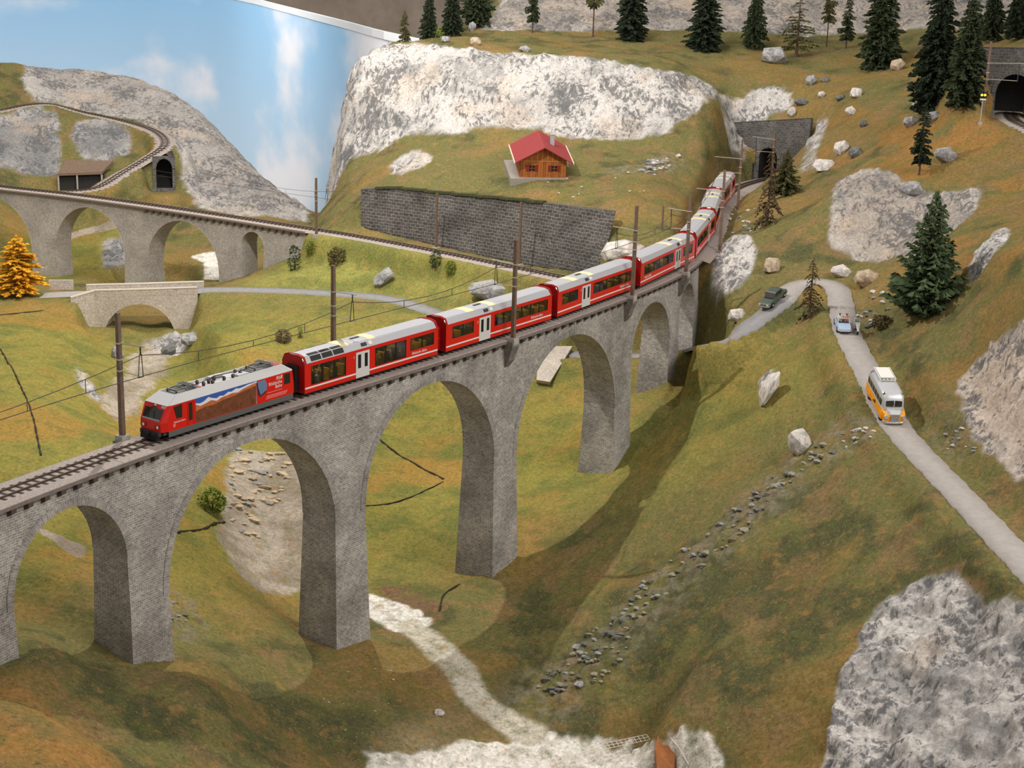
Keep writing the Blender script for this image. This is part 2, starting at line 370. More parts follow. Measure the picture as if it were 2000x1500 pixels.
U0, U1, V0, V1 = -.60, .60, math.log(66), math.log(425)
NU, NV = 860, 1020
def to_ij(x, y): return (x / y - U0) / (U1 - U0) * (NU - 1), (np.log(y) - V0) / (V1 - V0) * (NV - 1)
W3 = np.array([GY(*p) for p in PTS] + [np.asarray(w, float) for w in WPT])
ii, jj = to_ij(W3[:, 0], W3[:, 1])
zz = W3[:, 2]
# closing frame far outside the picture takes the height of the nearest survey point
fr = [(a, b) for a in np.linspace(-20, NU + 20, 9) for b in (-20, NV + 20)] + [(a, b) for a in (-20, NU + 20) for b in np.linspace(-20, NV + 20, 11)[1:-1]]
fz = [zz[np.argmin((ii - a) ** 2 + (jj - b) ** 2)] for a, b in fr]
ii = np.concatenate([ii, [a for a, b in fr]]); jj = np.concatenate([jj, [b for a, b in fr]]); zz = np.concatenate([zz, fz])
cdt = delaunay_2d_cdt([Vector((a, b)) for a, b in zip(ii, jj)], [], [], 0, 1e-6)
cv = np.array([(v.x, v.y) for v in cdt[0]]); czz = np.array([np.mean([zz[k] for k in o]) for o in cdt[3]])
H = np.zeros((NV, NU))
for t in cdt[2]:
    a, b, c = cv[list(t)]; za, zb, zc = czz[list(t)]
    i0, i1 = max(0, int(np.ceil(min(a[0], b[0], c[0])))), min(NU - 1, int(np.floor(max(a[0], b[0], c[0]))))
    j0, j1 = max(0, int(np.ceil(min(a[1], b[1], c[1])))), min(NV - 1, int(np.floor(max(a[1], b[1], c[1]))))
    if i1 < i0 or j1 < j0: continue
    I, J = np.meshgrid(np.arange(i0, i1 + 1), np.arange(j0, j1 + 1))
    den = (b[1] - c[1]) * (a[0] - c[0]) + (c[0] - b[0]) * (a[1] - c[1])
    if abs(den) < 1e-9: continue
    l1 = ((b[1] - c[1]) * (I - c[0]) + (c[0] - b[0]) * (J - c[1])) / den
    l2 = ((c[1] - a[1]) * (I - c[0]) + (a[0] - c[0]) * (J - c[1])) / den
    l3 = 1 - l1 - l2; k = (l1 > -1e-6) & (l2 > -1e-6) & (l3 > -1e-6)
    H[J[k], I[k]] = (l1 * za + l2 * zb + l3 * zc)[k]
UU = np.linspace(U0, U1, NU)[None, :].repeat(NV, 0)
YY = np.exp(np.linspace(V0, V1, NV))[:, None].repeat(NU, 1)
XX = UU * YY
def blur(A, r):
    for ax in (0, 1):
        c = np.cumsum(np.pad(A, [(r + 1, r) if k == ax else (0, 0) for k in (0, 1)], mode='edge'), axis=ax)
        n = A.shape[ax]; A = (np.take(c, range(2 * r + 1, 2 * r + 1 + n), axis=ax) - np.take(c, range(0, n), axis=ax)) / (2 * r + 1)
    return A
Hs = blur(blur(blur(H, 9), 9), 9); Hc = blur(blur(H, 3), 3)
gy = np.gradient(Hs, axis=0) / np.gradient(YY, axis=0); gx = np.gradient(Hs, axis=1) / np.gradient(XX, axis=1)
steep = blur(sstep(.75, 1.3, np.hypot(gx, gy)), 8)
H = Hs * (1 - steep) + Hc * steep
# soft rolling of the turf
H += .45 * fbm(np.stack([XX.ravel(), YY.ravel(), 0 * XX.ravel()], 1), .11, 3, 2).reshape(H.shape)
# beds of railways and roads
def bed(line, half, fade, dz, A, xr=None):
    D, Z = line.dist(XX, YY); w = 1 - sstep(half, half + fade, D)
    if xr is not None: w = w * xr
    return A * (1 - w) + (Z + dz) * w
H = bed(ROAD, 2.0, 2.6, -.12, H, 1 - ((XX > GY(178, 574, 229)[0]) & (XX < GY(372, 574, 229)[0]) & (YY > 200)).astype(float))
back_on = sstep(GZ(585, 443, ZB)[0], GZ(615, 446, ZB)[0], XX)
H = bed(BACK, 2.4, 2.2, -.35, H, back_on)
H = bed(MAIN, 2.6, 2.0, -.5, H, sstep(198, 203, YY) * (1 - sstep(273, 274, YY)))
H = bed(TUN, 3.0, 2.5, -.35, H, 1 - sstep(225, 226.5, YY))
H = bed(LOOP, 2.2, 2.0, -.35, H)
# step of the ground at the retaining wall
RW_TOP = [GY(705, 370, 242.5), GY(770, 368, 239.6), GY(870, 378, 235.0), GY(1030, 393, 225.2), GY(1203, 414, 214.8)]
RW_BOT = [GY(705, 441, 241.3), GY(770, 457, 238.2), GY(862, 478, 233.2), GY(1030, 514, 223.2), GY(1172, 531, 213.2)]
RWL = Line([p for p in RW_BOT])
def wall_step(line, zt, depth, front, back, A):
    D, Z = line.dist(XX, YY)
    # which side: compare with the line's distance along the view
    xs = line.p[:, 0]; o = np.argsort(xs); yl = np.interp(XX, [p[0] for p in zt], [p[1] for p in zt]); inx = sstep(xs.min() - 1, xs.min() + 1, XX) * (1 - sstep(xs.max() - 1, xs.max() + 1, XX))
    wf = (YY < yl + .9) * (1 - sstep(front, front + 2.0, D)) * inx
    A = A * (1 - wf) + np.minimum(A, Z - .3) * wf
    zt_ = np.interp(XX, [p[0] for p in zt], [p[2] for p in zt])
    wb = (YY >= yl + .9) * (1 - sstep(back, back + 6, D)) * inx
    return A * (1 - wb) + (zt_ - .25) * wb
H = wall_step(RWL, RW_TOP, 0, 2.5, 4.0, H)
H = bed(BACK, 2.4, 1.0, -.35, H, back_on)
ARCHL = Line([GY(322, 378, 304), GY(322, 376, 308), GY(322, 373, 313), GY(322, 371, 330)])
H = bed(ARCHL, 2.4, 2.5, -.1, H, 1 - sstep(312.5, 313.5, YY))
# gorge under the road bridge, banks behind the gallery and the arch
def carve(line, half, fade, A, up=False):
    D, Z = line.dist(XX, YY); w = 1 - sstep(half, half + fade, D); return A * (1 - w) + (np.maximum(A, Z) if up else np.minimum(A, Z)) * w
_gz = lambda px, Y, z: np.array([GY(px, 640, Y)[0], Y, z])
H = carve(Line([_gz(290, 266, -21.5), _gz(285, 250, -20.5), _gz(278, 238, -19.8), _gz(270, 223, -19.4)]), 7.2, 2.2, H)
H = carve(Line([_gz(270, 224, -19.4), _gz(280, 214, -19.8), _gz(320, 204, -20.6)]), 3.5, 4.5, H)
H = carve(Line([(18.6, 177, -15), (20.4, 181.5, -14.2), (20.9, 185.5, -13.8)]), .7, 1.6, H)
H = carve(Line([GY(105, 338, 315.5), GY(160, 333, 315.5), GY(205, 331, 315.5)]), 3.2, 3.5, H, True)
H = carve(Line([GY(356, 350, 315.5), GY(352, 310, 317.5), GY(348, 290, 319)]), 1.6, 2.5, H, True)
def height(x, y):
    i, j = to_ij(np.asarray(x, float), np.asarray(y, float)); i = np.clip(i, 0, NU - 1.001); j = np.clip(j, 0, NV - 1.001)
    a = i.astype(int); b = j.astype(int); fi = i - a; fj = j - b
    return (H[b, a] * (1 - fi) + H[b, a + 1] * fi) * (1 - fj) + (H[b + 1, a] * (1 - fi) + H[b + 1, a + 1] * fi) * fj
_T = np.arange(68, 424, .2)
def hit(px, py, lo=0, rim=False):
    """where the ground is at a place of the photograph"""
    d = ray(px, py); d = d / d[1]; z = HC + d[2] * _T
    k = np.nonzero((height(d[0] * _T, _T) > z) & (_T > lo))[0]
    t = _T[k[0]] if len(k) else 420.0
    if rim and t > 362 and px > 700: t = 304.0                # just over the rim of the plateau
    return Vector((d[0] * t, t, float(height(d[0] * t, t))))
# ------------------------------------------------------------------ what covers the ground
def region(poly, soft=4, lo=0):
    """weight of a patch of ground outlined by places in the photograph"""
    w = [hit(x, y, lo) for x, y in poly]
    a, b = to_ij(np.array([p.x for p in w]), np.array([p.y for p in w]))
    i0, i1 = int(max(0, a.min() - 1)), int(min(NU - 1, a.max() + 2)); j0, j1 = int(max(0, b.min() - 1)), int(min(NV - 1, b.max() + 2))
    M = np.zeros((NV, NU))
    if i1 <= i0 or j1 <= j0: return M
    I, J = np.meshgrid(np.arange(i0, i1), np.arange(j0, j1)); ins = np.zeros(I.shape, bool)
    for k in range(len(a)):
        x0, y0, x1, y1 = a[k - 1], b[k - 1], a[k], b[k]
        c = (y0 > J) != (y1 > J)
        with np.errstate(divide='ignore', invalid='ignore'):
            ins ^= c & (I < (x1 - x0) * (J - y0) / (y1 - y0 + 1e-12) + x0)
    M[j0:j1, i0:i1] = ins
    return blur(blur(M, soft), soft) if soft else M
def strip(pts, half, fade, lo=0):
    w = np.array([tuple(hit(x, y, lo)) for x, y in pts]); ln = Line(w); D, Z = ln.dist(XX, YY)
    return 1 - sstep(half, half + fade, D)
FL = np.stack([XX.ravel(), YY.ravel(), H.ravel()], 1)
def NZ(s, o=3, seed=0, sq=(1, 1, 1)): return fbm(FL * np.array(sq, float), s, o, seed).reshape(H.shape)
n_big, n_mid, n_fine = NZ(.035, 3, 1), NZ(.16, 3, 5), NZ(.75, 2, 9)

ROCKS = [
 [(676,150),(700,112),(760,90),(960,104),(1290,138),(1390,160),(1406,200),(1365,205),(1330,236),(1290,264),(1170,276),(1090,262),(1000,249),(940,248),(880,262),(800,260),(740,297),(690,312),(672,300)],
 [(755,325),(805,285),(848,302),(838,322),(782,348)],
 [(935,58),(975,10),(1000,-80),(2300,-80),(2100,30),(1850,56),(1700,62),(1350,60),(1000,60)],
 [(1405,182),(1500,168),(1555,180),(1550,212),(1480,238),(1430,286),(1408,262)],
 [(1560,335),(1590,250),(1615,205),(1610,260),(1590,320),(1565,355)],
 [(1612,465),(1638,350),(1690,328),(1760,350),(1800,375),(1920,368),(1900,420),(1840,460),(1800,500),(1700,510)],
 [(1890,535),(1970,440),(1972,470),(1910,550)],
 [(2000,620),(1920,690),(1860,750),(1900,850),(1935,890),(2000,945),(2220,1050),(2220,600)],
 [(1700,1195),(1780,1140),(1868,1122),(1892,1170),(1930,1185),(2000,1192),(2220,1290),(2220,1650),(1560,1650),(1610,1480),(1640,1330)],
 [(1402,468),(1468,460),(1478,500),(1462,560),(1412,574),(1388,540)],
 [(42,108),(150,112),(280,124),(345,165),(400,220),(470,296),(540,356),(598,400),(600,438),(500,424),(410,412),(372,392),(350,300),(290,240),(150,210),(52,192)],
 [(0,232),(113,210),(116,350),(60,342),(0,328),(-150,320),(-150,236)],
 [(140,240),(215,232),(262,270),(255,300),(195,322),(145,312)],
 [(196,465),(246,458),(252,540),(204,532)],
 [(142,722),(165,720),(204,790),(170,785)], [(290,668),(350,650),(392,655),(330,690),(300,700)],
 [(1478,745),(1500,720),(1522,718),(1502,760),(1482,782)], [(1538,850),(1548,810),(1560,845),(1588,862),(1560,880)],
]
rock = np.zeros(H.shape)
for P in ROCKS: rock = np.maximum(rock, region(P, 4))
rock = np.maximum(rock, sstep(1.3, 1.9, np.hypot(gx, gy)) * ((YY > 255) & (YY < 305) & (XX < -15) & (XX > -50)))
rock = sstep(.38, .62, rock + .22 * n_mid + .14 * n_fine)
pale = np.maximum.reduce([region(ROCKS[k], 6) for k in (0, 1, 3, 4, 7, 8)])
gravel = sstep(.35, .65, np.maximum.reduce([region([(452,875),(560,885),(592,950),(602,1050),(585,1165),(480,1140),(430,1050),(440,960)], 5),
        region([(190,790),(215,760),(250,700),(290,660),(345,655),(320,720),(280,780),(230,830)], 5), region([(60,1035),(85,1030),(165,1070),(165,1100),(110,1060)], 3), strip([(120,466),(170,452),(228,438)], 1.2, 1)]) + .3 * n_mid + .2 * n_fine)
white = np.maximum.reduce([strip([(715,1180),(760,1196),(800,1222)], 1.6, 1.4), region([(700,1505),(740,1472),(800,1490),(930,1450),(1010,1440),(1120,1440),(1220,1462),(1280,1500),(1340,1560),(650,1580)], 4),
        region([(1270,1465),(1335,1425),(1390,1440),(1420,1510),(1330,1560)], 3), strip([(405,500),(430,515),(432,545)], 2.0, 1.5)])
white = sstep(.3, .6, white + .3 * n_mid + .3 * n_fine) * sstep(.02, .12, white)
water = strip([(800,1222),(850,1262),(900,1310),(925,1360),(975,1400),(1045,1440)], 1.05, .8)
redearth = sstep(.4, .7, region([(735,1140),(800,1145),(862,1180),(842,1232),(790,1205),(745,1180)], 5) + .3 * n_mid + .25 * n_fine)
talus = np.maximum.reduce([strip([(1600,868),(1500,965),(1430,1040),(1330,1120),(1230,1220),(1110,1330),(1050,1370)], 2.2, 3.0), strip([(1730,835),(1660,860),(1600,880)], 1.2, 2),
        strip([(1200,335),(1260,330),(1320,310)], 1.5, 2), region([(1665,640),(1730,600),(1690,570),(1660,590)], 5), region([(1800,820),(1900,850),(1890,900),(1830,880)], 6), strip([(340,1170),(365,1215),(330,1230)], 1.2, 1.5)])
talus = talus * sstep(-.25, .2, n_fine + .5 * n_mid)
meadow = np.maximum.reduce([region([(-250,600),(200,640),(420,600),(860,610),(1120,680),(1290,760),(1330,900),(1120,1000),(740,1160),(560,1180),(340,1200),(-250,1180)], 25),
        region([(460,555),(610,450),(1050,540),(880,600),(500,560)], 8), region([(0,430),(300,420),(300,540),(0,545)], 8), .7 * region([(1320,705),(1500,650),(1600,640),(1640,700),(1600,800),(1450,860),(1330,960),(1240,1000),(1240,820)], 14)])
lush = region([(460,555),(610,455),(1050,545),(880,600),(500,562)], 10)
brown = np.maximum.reduce([region([(1420,120),(1990,200),(2200,300),(2200,600),(1700,520),(1420,470),(1380,240)], 25), region([(-250,1320),(0,1330),(200,1450),(240,1500),(200,1640),(-250,1640)], 8),
        region([(1500,1120),(1700,1080),(1640,1330),(1560,1500),(1300,1450)], 25), region([(600,1262),(730,1240),(840,1300),(880,1390),(800,1390),(700,1320)], 10)])
shade_turf = np.maximum.reduce([region([(60,1300),(330,1300),(560,1400),(760,1360),(880,1420),(700,1500),(330,1500),(230,1450),(120,1380)], 14), region([(1150,1280),(1500,1000),(1700,1100),(1500,1350),(1300,1440)], 30)])  # dark green turf, with the valley slope's shade put into the colour

def C3(r, g, b): return np.array(srgb(r, g, b)[:3])
def mix(A, c, w): return A * (1 - w[..., None]) + (c if np.ndim(c) == 3 else np.asarray(c)[None, None, :]) * w[..., None]
g_olive, g_ochre, g_dark, g_yel, g_brown = C3(116,110,68), C3(144,116,68), C3(86,86,58), C3(146,138,66), C3(138,112,78)
COL = np.zeros(H.shape + (3,)) + g_olive
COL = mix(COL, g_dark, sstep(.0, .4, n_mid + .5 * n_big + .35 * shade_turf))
COL = mix(COL, g_ochre, sstep(.05, .45, NZ(.07, 3, 21) + .28 * brown) * .75)
COL = mix(COL, g_brown, sstep(.12, .45, NZ(.23, 3, 33) + .15 * brown) * .65)
mead = mix(mix(np.zeros(COL.shape) + g_yel, C3(122,124,62), sstep(-.05, .4, n_mid)), C3(164,132,64), sstep(.1, .45, NZ(.06, 3, 41)) * (1 - lush))
COL = mix(COL, mead, np.clip(meadow * .85 + .1 * n_mid, 0, 1))
COL = mix(COL, mix(np.zeros(COL.shape) + C3(146,146,78), C3(124,128,68), sstep(-.1, .3, n_mid)), lush)
COL = mix(COL, C3(136,128,108), np.clip(talus, 0, 1) * .7)
hill = region([(-250,1335),(0,1338),(110,1395),(200,1457),(240,1502),(210,1640),(-250,1640)], 5)
COL = mix(COL, C3(166,122,66), np.clip(hill * (.55 + 1.4 * n_mid + .6 * n_fine), 0, 1) * .8)
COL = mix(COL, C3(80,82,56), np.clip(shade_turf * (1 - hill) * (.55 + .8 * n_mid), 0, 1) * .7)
COL = mix(COL, C3(166,118,62), np.clip(region([(1420,150),(1760,190),(1990,260),(2150,420),(2150,580),(1880,560),(1780,470),(1620,330),(1500,220)], 20) * sstep(.02, .3, NZ(.09, 3, 77)), 0, 1) * .75)
COL = mix(COL, C3(176,156,118), np.clip(region([(720,1470),(800,1420),(900,1410),(980,1430),(930,1450),(800,1480)], 8) * (.8 + n_mid), 0, 1) * .8)
COL = mix(COL, C3(124,92,74), redearth * (.75 + .5 * n_fine).clip(0, 1))
COL = mix(COL, mix(np.zeros(COL.shape) + C3(178,166,150), C3(150,138,122), sstep(-.1, .4, n_mid)), gravel)
# rock: pale plaster with a grey wash that runs down the face
rk = np.stack([XX.ravel(), YY.ravel(), H.ravel()], 1)
on = (rock > .002).ravel()
def rockn(sq, s, o, seed, gain=.5):
    out = np.zeros(H.size); out[on] = fbm(rk[on] * np.array(sq, float), s, o, seed, gain); return out.reshape(H.shape)
wash = rockn((1, 1, .45), .42, 4, 61, .6)
wash2 = rockn((1, 1, 1), .09, 3, 71)
dull = np.maximum(region(ROCKS[2], 6), region(ROCKS[5], 6)); pinkish = region(ROCKS[7], 6)
rc = mix(mix(np.zeros(COL.shape) + C3(202,196,190), C3(170,159,148), np.clip(dull, 0, 1)), C3(206,188,172), np.clip(pinkish, 0, 1))
farr = np.maximum.reduce([region(ROCKS[k], 5) for k in (11, 12, 13)]); rc = mix(mix(rc, C3(172,165,158), np.clip(region(ROCKS[10], 5), 0, 1)), C3(140,138,136), np.clip(farr, 0, 1))
rc = mix(rc, rc * .86, sstep(-.15, .35, wash2))
rc = mix(rc, C3(112,114,114), sstep(.2, .46, wash + .5 * wash2 - .06 * pale) * .45)
rc = mix(rc, C3(200,176,150), sstep(.2, .5, rockn((1, 1, 1), .13, 2, 81)) * .3)
COL = mix(COL, rc, rock)
COL = mix(COL, C3(238,232,222), np.clip(white, 0, 1))
COL = mix(COL, C3(206,198,180), np.clip(water, 0, 1))

# relief of the rock and grain of the turf
DXu = np.gradient(XX, axis=1); DZu = np.gradient(H, axis=1); DXv = np.gradient(XX, axis=0); DYv = np.gradient(YY, axis=0); DZv = np.gradient(H, axis=0)
nx = 0 * DXu * DZv - DZu * DYv; nyy = DZu * DXv - DXu * DZv; nz = DXu * DYv
ln = np.sqrt(nx ** 2 + nyy ** 2 + nz ** 2); nx, nyy, nz = blur(nx / ln, 3), blur(nyy / ln, 3), blur(nz / ln, 3)
r1 = 1 - 2 * np.abs(rockn((1, 1, .5), .16, 1, 91)); r2 = rockn((1, 1, .55), .38, 4, 95, .58)
disp = rock * (.45 * (r1 - .55) + .8 * r2) * (1 - .55 * sstep(300, 340, YY))
disp += (1 - rock) * (1 - white) * (.10 * n_fine + .07 * NZ(1.6, 2, 99))
disp += np.clip(talus, 0, 1) * .45 * NZ(.9, 2, 103) + white * .4 * n_fine
for ln_ in (ROAD, BACK, LOOP, TUN):
    disp *= sstep(1.6, 2.6, ln_.dist(XX, YY)[0])
disp *= 1 - (1 - sstep(2.0, 3.0, MAIN.dist(XX, YY)[0])) * sstep(198, 203, YY)
VX, VY, VZ = XX + nx * disp, YY + nyy * disp, H + nz * disp

def terrain_material():
    m = bpy.data.materials.new('scenery_ground'); m.use_nodes = True; nt = m.node_tree; N = nt.nodes; L = nt.links
    b = N['Principled BSDF']; b.inputs['Roughness'].default_value = .95; b.inputs['Specular IOR Level'].default_value = .08
    at = N.new('ShaderNodeVertexColor'); at.layer_name = 'Col'
    am = N.new('ShaderNodeAttribute'); am.attribute_name = 'rock'
    tc = N.new('ShaderNodeTexCoord')
    n1 = N.new('ShaderNodeTexNoise'); n1.inputs['Scale'].default_value = 2.6; n1.inputs['Detail'].default_value = 8; n1.inputs['Roughness'].default_value = .72
    L.new(tc.outputs['Object'], n1.inputs['Vector'])
    mr = N.new('ShaderNodeMapRange'); mr.inputs[1].default_value = .3; mr.inputs[2].default_value = .7; mr.inputs[3].default_value = .62; mr.inputs[4].default_value = 1.38
    L.new(n1.outputs['Fac'], mr.inputs[0])
    sc_ = N.new('ShaderNodeVectorMath'); sc_.operation = 'SCALE'; L.new(at.outputs['Color'], sc_.inputs[0]); L.new(mr.outputs[0], sc_.inputs['Scale'])
    # flock of the turf: ochre and green grains, scattered pale crumbs
    iv = N.new('ShaderNodeMath'); iv.operation = 'SUBTRACT'; iv.inputs[0].default_value = 1; L.new(am.outputs['Fac'], iv.inputs[1])
    def grain(prev, scale, lo, hi, amt, colr, det=4):
        t = N.new('ShaderNodeTexNoise'); t.inputs['Scale'].default_value = scale; t.inputs['Detail'].default_value = det; t.inputs['Roughness'].default_value = .65; L.new(tc.outputs['Object'], t.inputs['Vector'])
        r = N.new('ShaderNodeMapRange'); r.inputs[1].default_value = lo; r.inputs[2].default_value = hi; r.inputs[3].default_value = 0; r.inputs[4].default_value = amt; L.new(t.outputs['Fac'], r.inputs[0])
        k = N.new('ShaderNodeMath'); k.operation = 'MULTIPLY'; L.new(r.outputs[0], k.inputs[0]); L.new(iv.outputs[0], k.inputs[1])
        x = N.new('ShaderNodeMix'); x.data_type = 'RGBA'; L.new(k.outputs[0], x.inputs['Factor']); L.new(prev, x.inputs['A']); x.inputs['B'].default_value = srgb(*colr); return x.outputs['Result']
    gq = grain(sc_.outputs['Vector'], .55, .50, .66, .55, (104, 108, 58), 6)
    gq = grain(gq, .8, .54, .68, .45, (172, 128, 74), 6)
    gq = grain(gq, 3.3, .58, .70, .6, (66, 66, 44), 3)
    gq = grain(gq, 5.0, .60, .70, .5, (186, 172, 112), 3)
    gq = grain(gq, 7.0, .735, .76, .85, (226, 220, 204), 2)
    # fine dark veins of the rock
    mp = N.new('ShaderNodeMapping'); mp.inputs['Scale'].default_value = (1.7, 1.7, .42); mp.inputs['Rotation'].default_value = (.25, .6, 0); L.new(tc.outputs['Object'], mp.inputs['Vector'])
    n2 = N.new('ShaderNodeTexNoise'); n2.inputs['Scale'].default_value = .85; n2.inputs['Detail'].default_value = 9; n2.inputs['Roughness'].default_value = .74; n2.inputs['Distortion'].default_value = .35
    L.new(mp.outputs['Vector'], n2.inputs['Vector'])
    vr = N.new('ShaderNodeMapRange'); vr.inputs[1].default_value = .50; vr.inputs[2].default_value = .58; vr.inputs[3].default_value = 0; vr.inputs[4].default_value = .85
    n4 = N.new('ShaderNodeTexNoise'); n4.inputs['Scale'].default_value = .17; n4.inputs['Detail'].default_value = 3; L.new(tc.outputs['Object'], n4.inputs['Vector'])
    m4 = N.new('ShaderNodeMath'); m4.operation = 'MULTIPLY_ADD'; L.new(n4.outputs['Fac'], m4.inputs[0]); m4.inputs[1].default_value = .5; m4.inputs[2].default_value = -.25
    a4 = N.new('ShaderNodeMath'); a4.operation = 'ADD'; L.new(n2.outputs['Fac'], a4.inputs[0]); L.new(m4.outputs[0], a4.inputs[1])
    L.new(a4.outputs[0], vr.inputs[0])
    mv = N.new('ShaderNodeMath'); mv.operation = 'MULTIPLY'; L.new(vr.outputs[0], mv.inputs[0]); L.new(am.outputs['Fac'], mv.inputs[1])
    mx = N.new('ShaderNodeMix'); mx.data_type = 'RGBA'; L.new(mv.outputs[0], mx.inputs['Factor']); L.new(gq, mx.inputs['A']); mx.inputs['B'].default_value = srgb(98, 98, 99)
    L.new(mx.outputs['Result'], b.inputs['Base Color'])
    ad = N.new('ShaderNodeMath'); ad.operation = 'ADD'; L.new(n1.outputs['Fac'], ad.inputs[0]); L.new(n2.outputs['Fac'], ad.inputs[1])
    bp = N.new('ShaderNodeBump'); bp.inputs['Strength'].default_value = .55; bp.inputs['Distance'].default_value = .35
    L.new(ad.outputs[0], bp.inputs['Height']); L.new(bp.outputs['Normal'], b.inputs['Normal'])
    return m
me = bpy.data.meshes.new('terrain')
nv = NU * NV
me.vertices.add(nv); me.vertices.foreach_set('co', np.stack([VX, VY, VZ], -1).astype(np.float32).ravel())
idx = np.arange(nv).reshape(NV, NU)
quads = np.stack([idx[:-1, :-1], idx[:-1, 1:], idx[1:, 1:], idx[1:, :-1]], -1).reshape(-1, 4)
# the bore of the two tunnels stays open
def bore(line, t0, t1, half, zmax):
    D, Z = line.dist(XX, YY); d0, d1 = line.at(t0), line.dir(t0)
    along = (XX - d0[0]) * d1[0] + (YY - d0[1]) * d1[1]
    return (D < half) & (along > 0) & (along < t1 - t0) & (VZ - Z < zmax)
TUN_T = TUN.near(*GY(1975, 226, 225)[:2])
open_ = bore(MAIN, PORTAL_T - .8, PORTAL_T + 8, 2.3, 7.5) | bore(TUN, TUN_T - .8, TUN_T + 8, 2.6, 7.0) | bore(ARCHL, ARCHL.near(*GY(322, 373, 313)[:2]) - .8, ARCHL.near(*GY(322, 373, 313)[:2]) + 6, 2.0, 8.0)
quads = quads[~(open_[:-1, :-1] | open_[1:, 1:] | open_[1:, :-1] | open_[:-1, 1:]).ravel()]
me.loops.add(quads.size); me.loops.foreach_set('vertex_index', quads.ravel().astype(np.int32))
me.polygons.add(len(quads)); me.polygons.foreach_set('loop_start', np.arange(0, quads.size, 4, dtype=np.int32)); me.polygons.foreach_set('loop_total', np.full(len(quads), 4, np.int32))
me.polygons.foreach_set('use_smooth', np.ones(len(quads), bool))
me.update(calc_edges=True)
ca = me.color_attributes.new('Col', 'FLOAT_COLOR', 'POINT')
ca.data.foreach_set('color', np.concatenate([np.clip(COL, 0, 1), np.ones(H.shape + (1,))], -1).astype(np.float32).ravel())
ra = me.attributes.new('rock', 'FLOAT', 'POINT'); ra.data.foreach_set('value', np.clip(rock, 0, 1).astype(np.float32).ravel())
me.materials.append(terrain_material())
ground = link('terrain', me); tag(ground, 'grassy model mountain valley with pale plaster rock faces', 'terrain', kind='structure')

# roads
def ribbon(line, t0, t1, half, dz, name, m, step=.8, wob=.12):
    mb = MB(); ts = np.linspace(t0, t1, int((t1 - t0) / step)); vs = []
    for k, t in enumerate(ts):
        w = half + wob * math.sin(k * 1.7) * math.cos(k * .63)
        vs += [tuple(line.off(t, w, dz - .45)), tuple(line.off(t, w - .1, dz)), tuple(line.off(t, 0, dz + .05)), tuple(line.off(t, -w + .1, dz)), tuple(line.off(t, -w, dz - .45))]
    mb.add(vs, [(i * 5 + j, i * 5 + j + 1, i * 5 + j + 6, i * 5 + j + 5) for i in range(len(ts) - 1) for j in range(4)])
    return mb.build(name, m, smooth=True)
asphalt = mat('road_surface', (164, 157, 151), .9, noise=.10, nscale=1.4, bump=.15)
asphalt2 = mat('grey_road_surface', (140, 138, 138), .9, noise=.12, nscale=1.2, bump=.15)
tb = ROAD.near(*GY(1527, 588, 180.5)[:2])
tag(ribbon(ROAD, 0, tb, 1.55, .08, 'road', asphalt), 'pale road with the bus climbing to the hairpin', 'road', kind='structure')
tag(ribbon(ROAD, tb, ROAD.near(*GY(372, 566, 229)[:2]), 1.55, .08, 'road', asphalt2), 'grey road running under the viaduct to the stone bridge', 'road', kind='structure')
# ------------------------------------------------------------------ masonry works
stone_main = masonry('viaduct_masonry', (166, 160, 154), (138, 133, 128), (204, 199, 192), .46, .19, .02, .45)
stone_ring = masonry('arch_ring_masonry', (162, 156, 150), (136, 131, 127), (186, 181, 175), .7, .21, .02, .42)
stone_back = masonry('grey_viaduct_masonry', (178, 170, 160), (168, 160, 151), (184, 177, 168), .6, .25, .02, .25)
stone_pale = masonry('pale_bridge_masonry', (196, 184, 170), (184, 172, 158), (208, 200, 188), .7, .30, .03, .18)
stone_dark = masonry('dark_wall_masonry', (74, 72, 70), (96, 92, 88), (150, 144, 136), .95, .48, .035, .5)
stone_port = masonry('portal_masonry', (104, 101, 98), (84, 82, 80), (134, 128, 122), .9, .42, .03, .4)
deck_stone = mat('deck_edge_stone', (122, 112, 106), .9, noise=.2, nscale=2)
gravel_m = mat('track_gravel', (168, 156, 148), .95, noise=.28, nscale=5, bump=.6)
cap_m = mat('pale_capstone', (214, 204, 186), .85, noise=.08)
tunnel_m = mat('tunnel_lining', (52, 50, 48), .95, noise=.2)

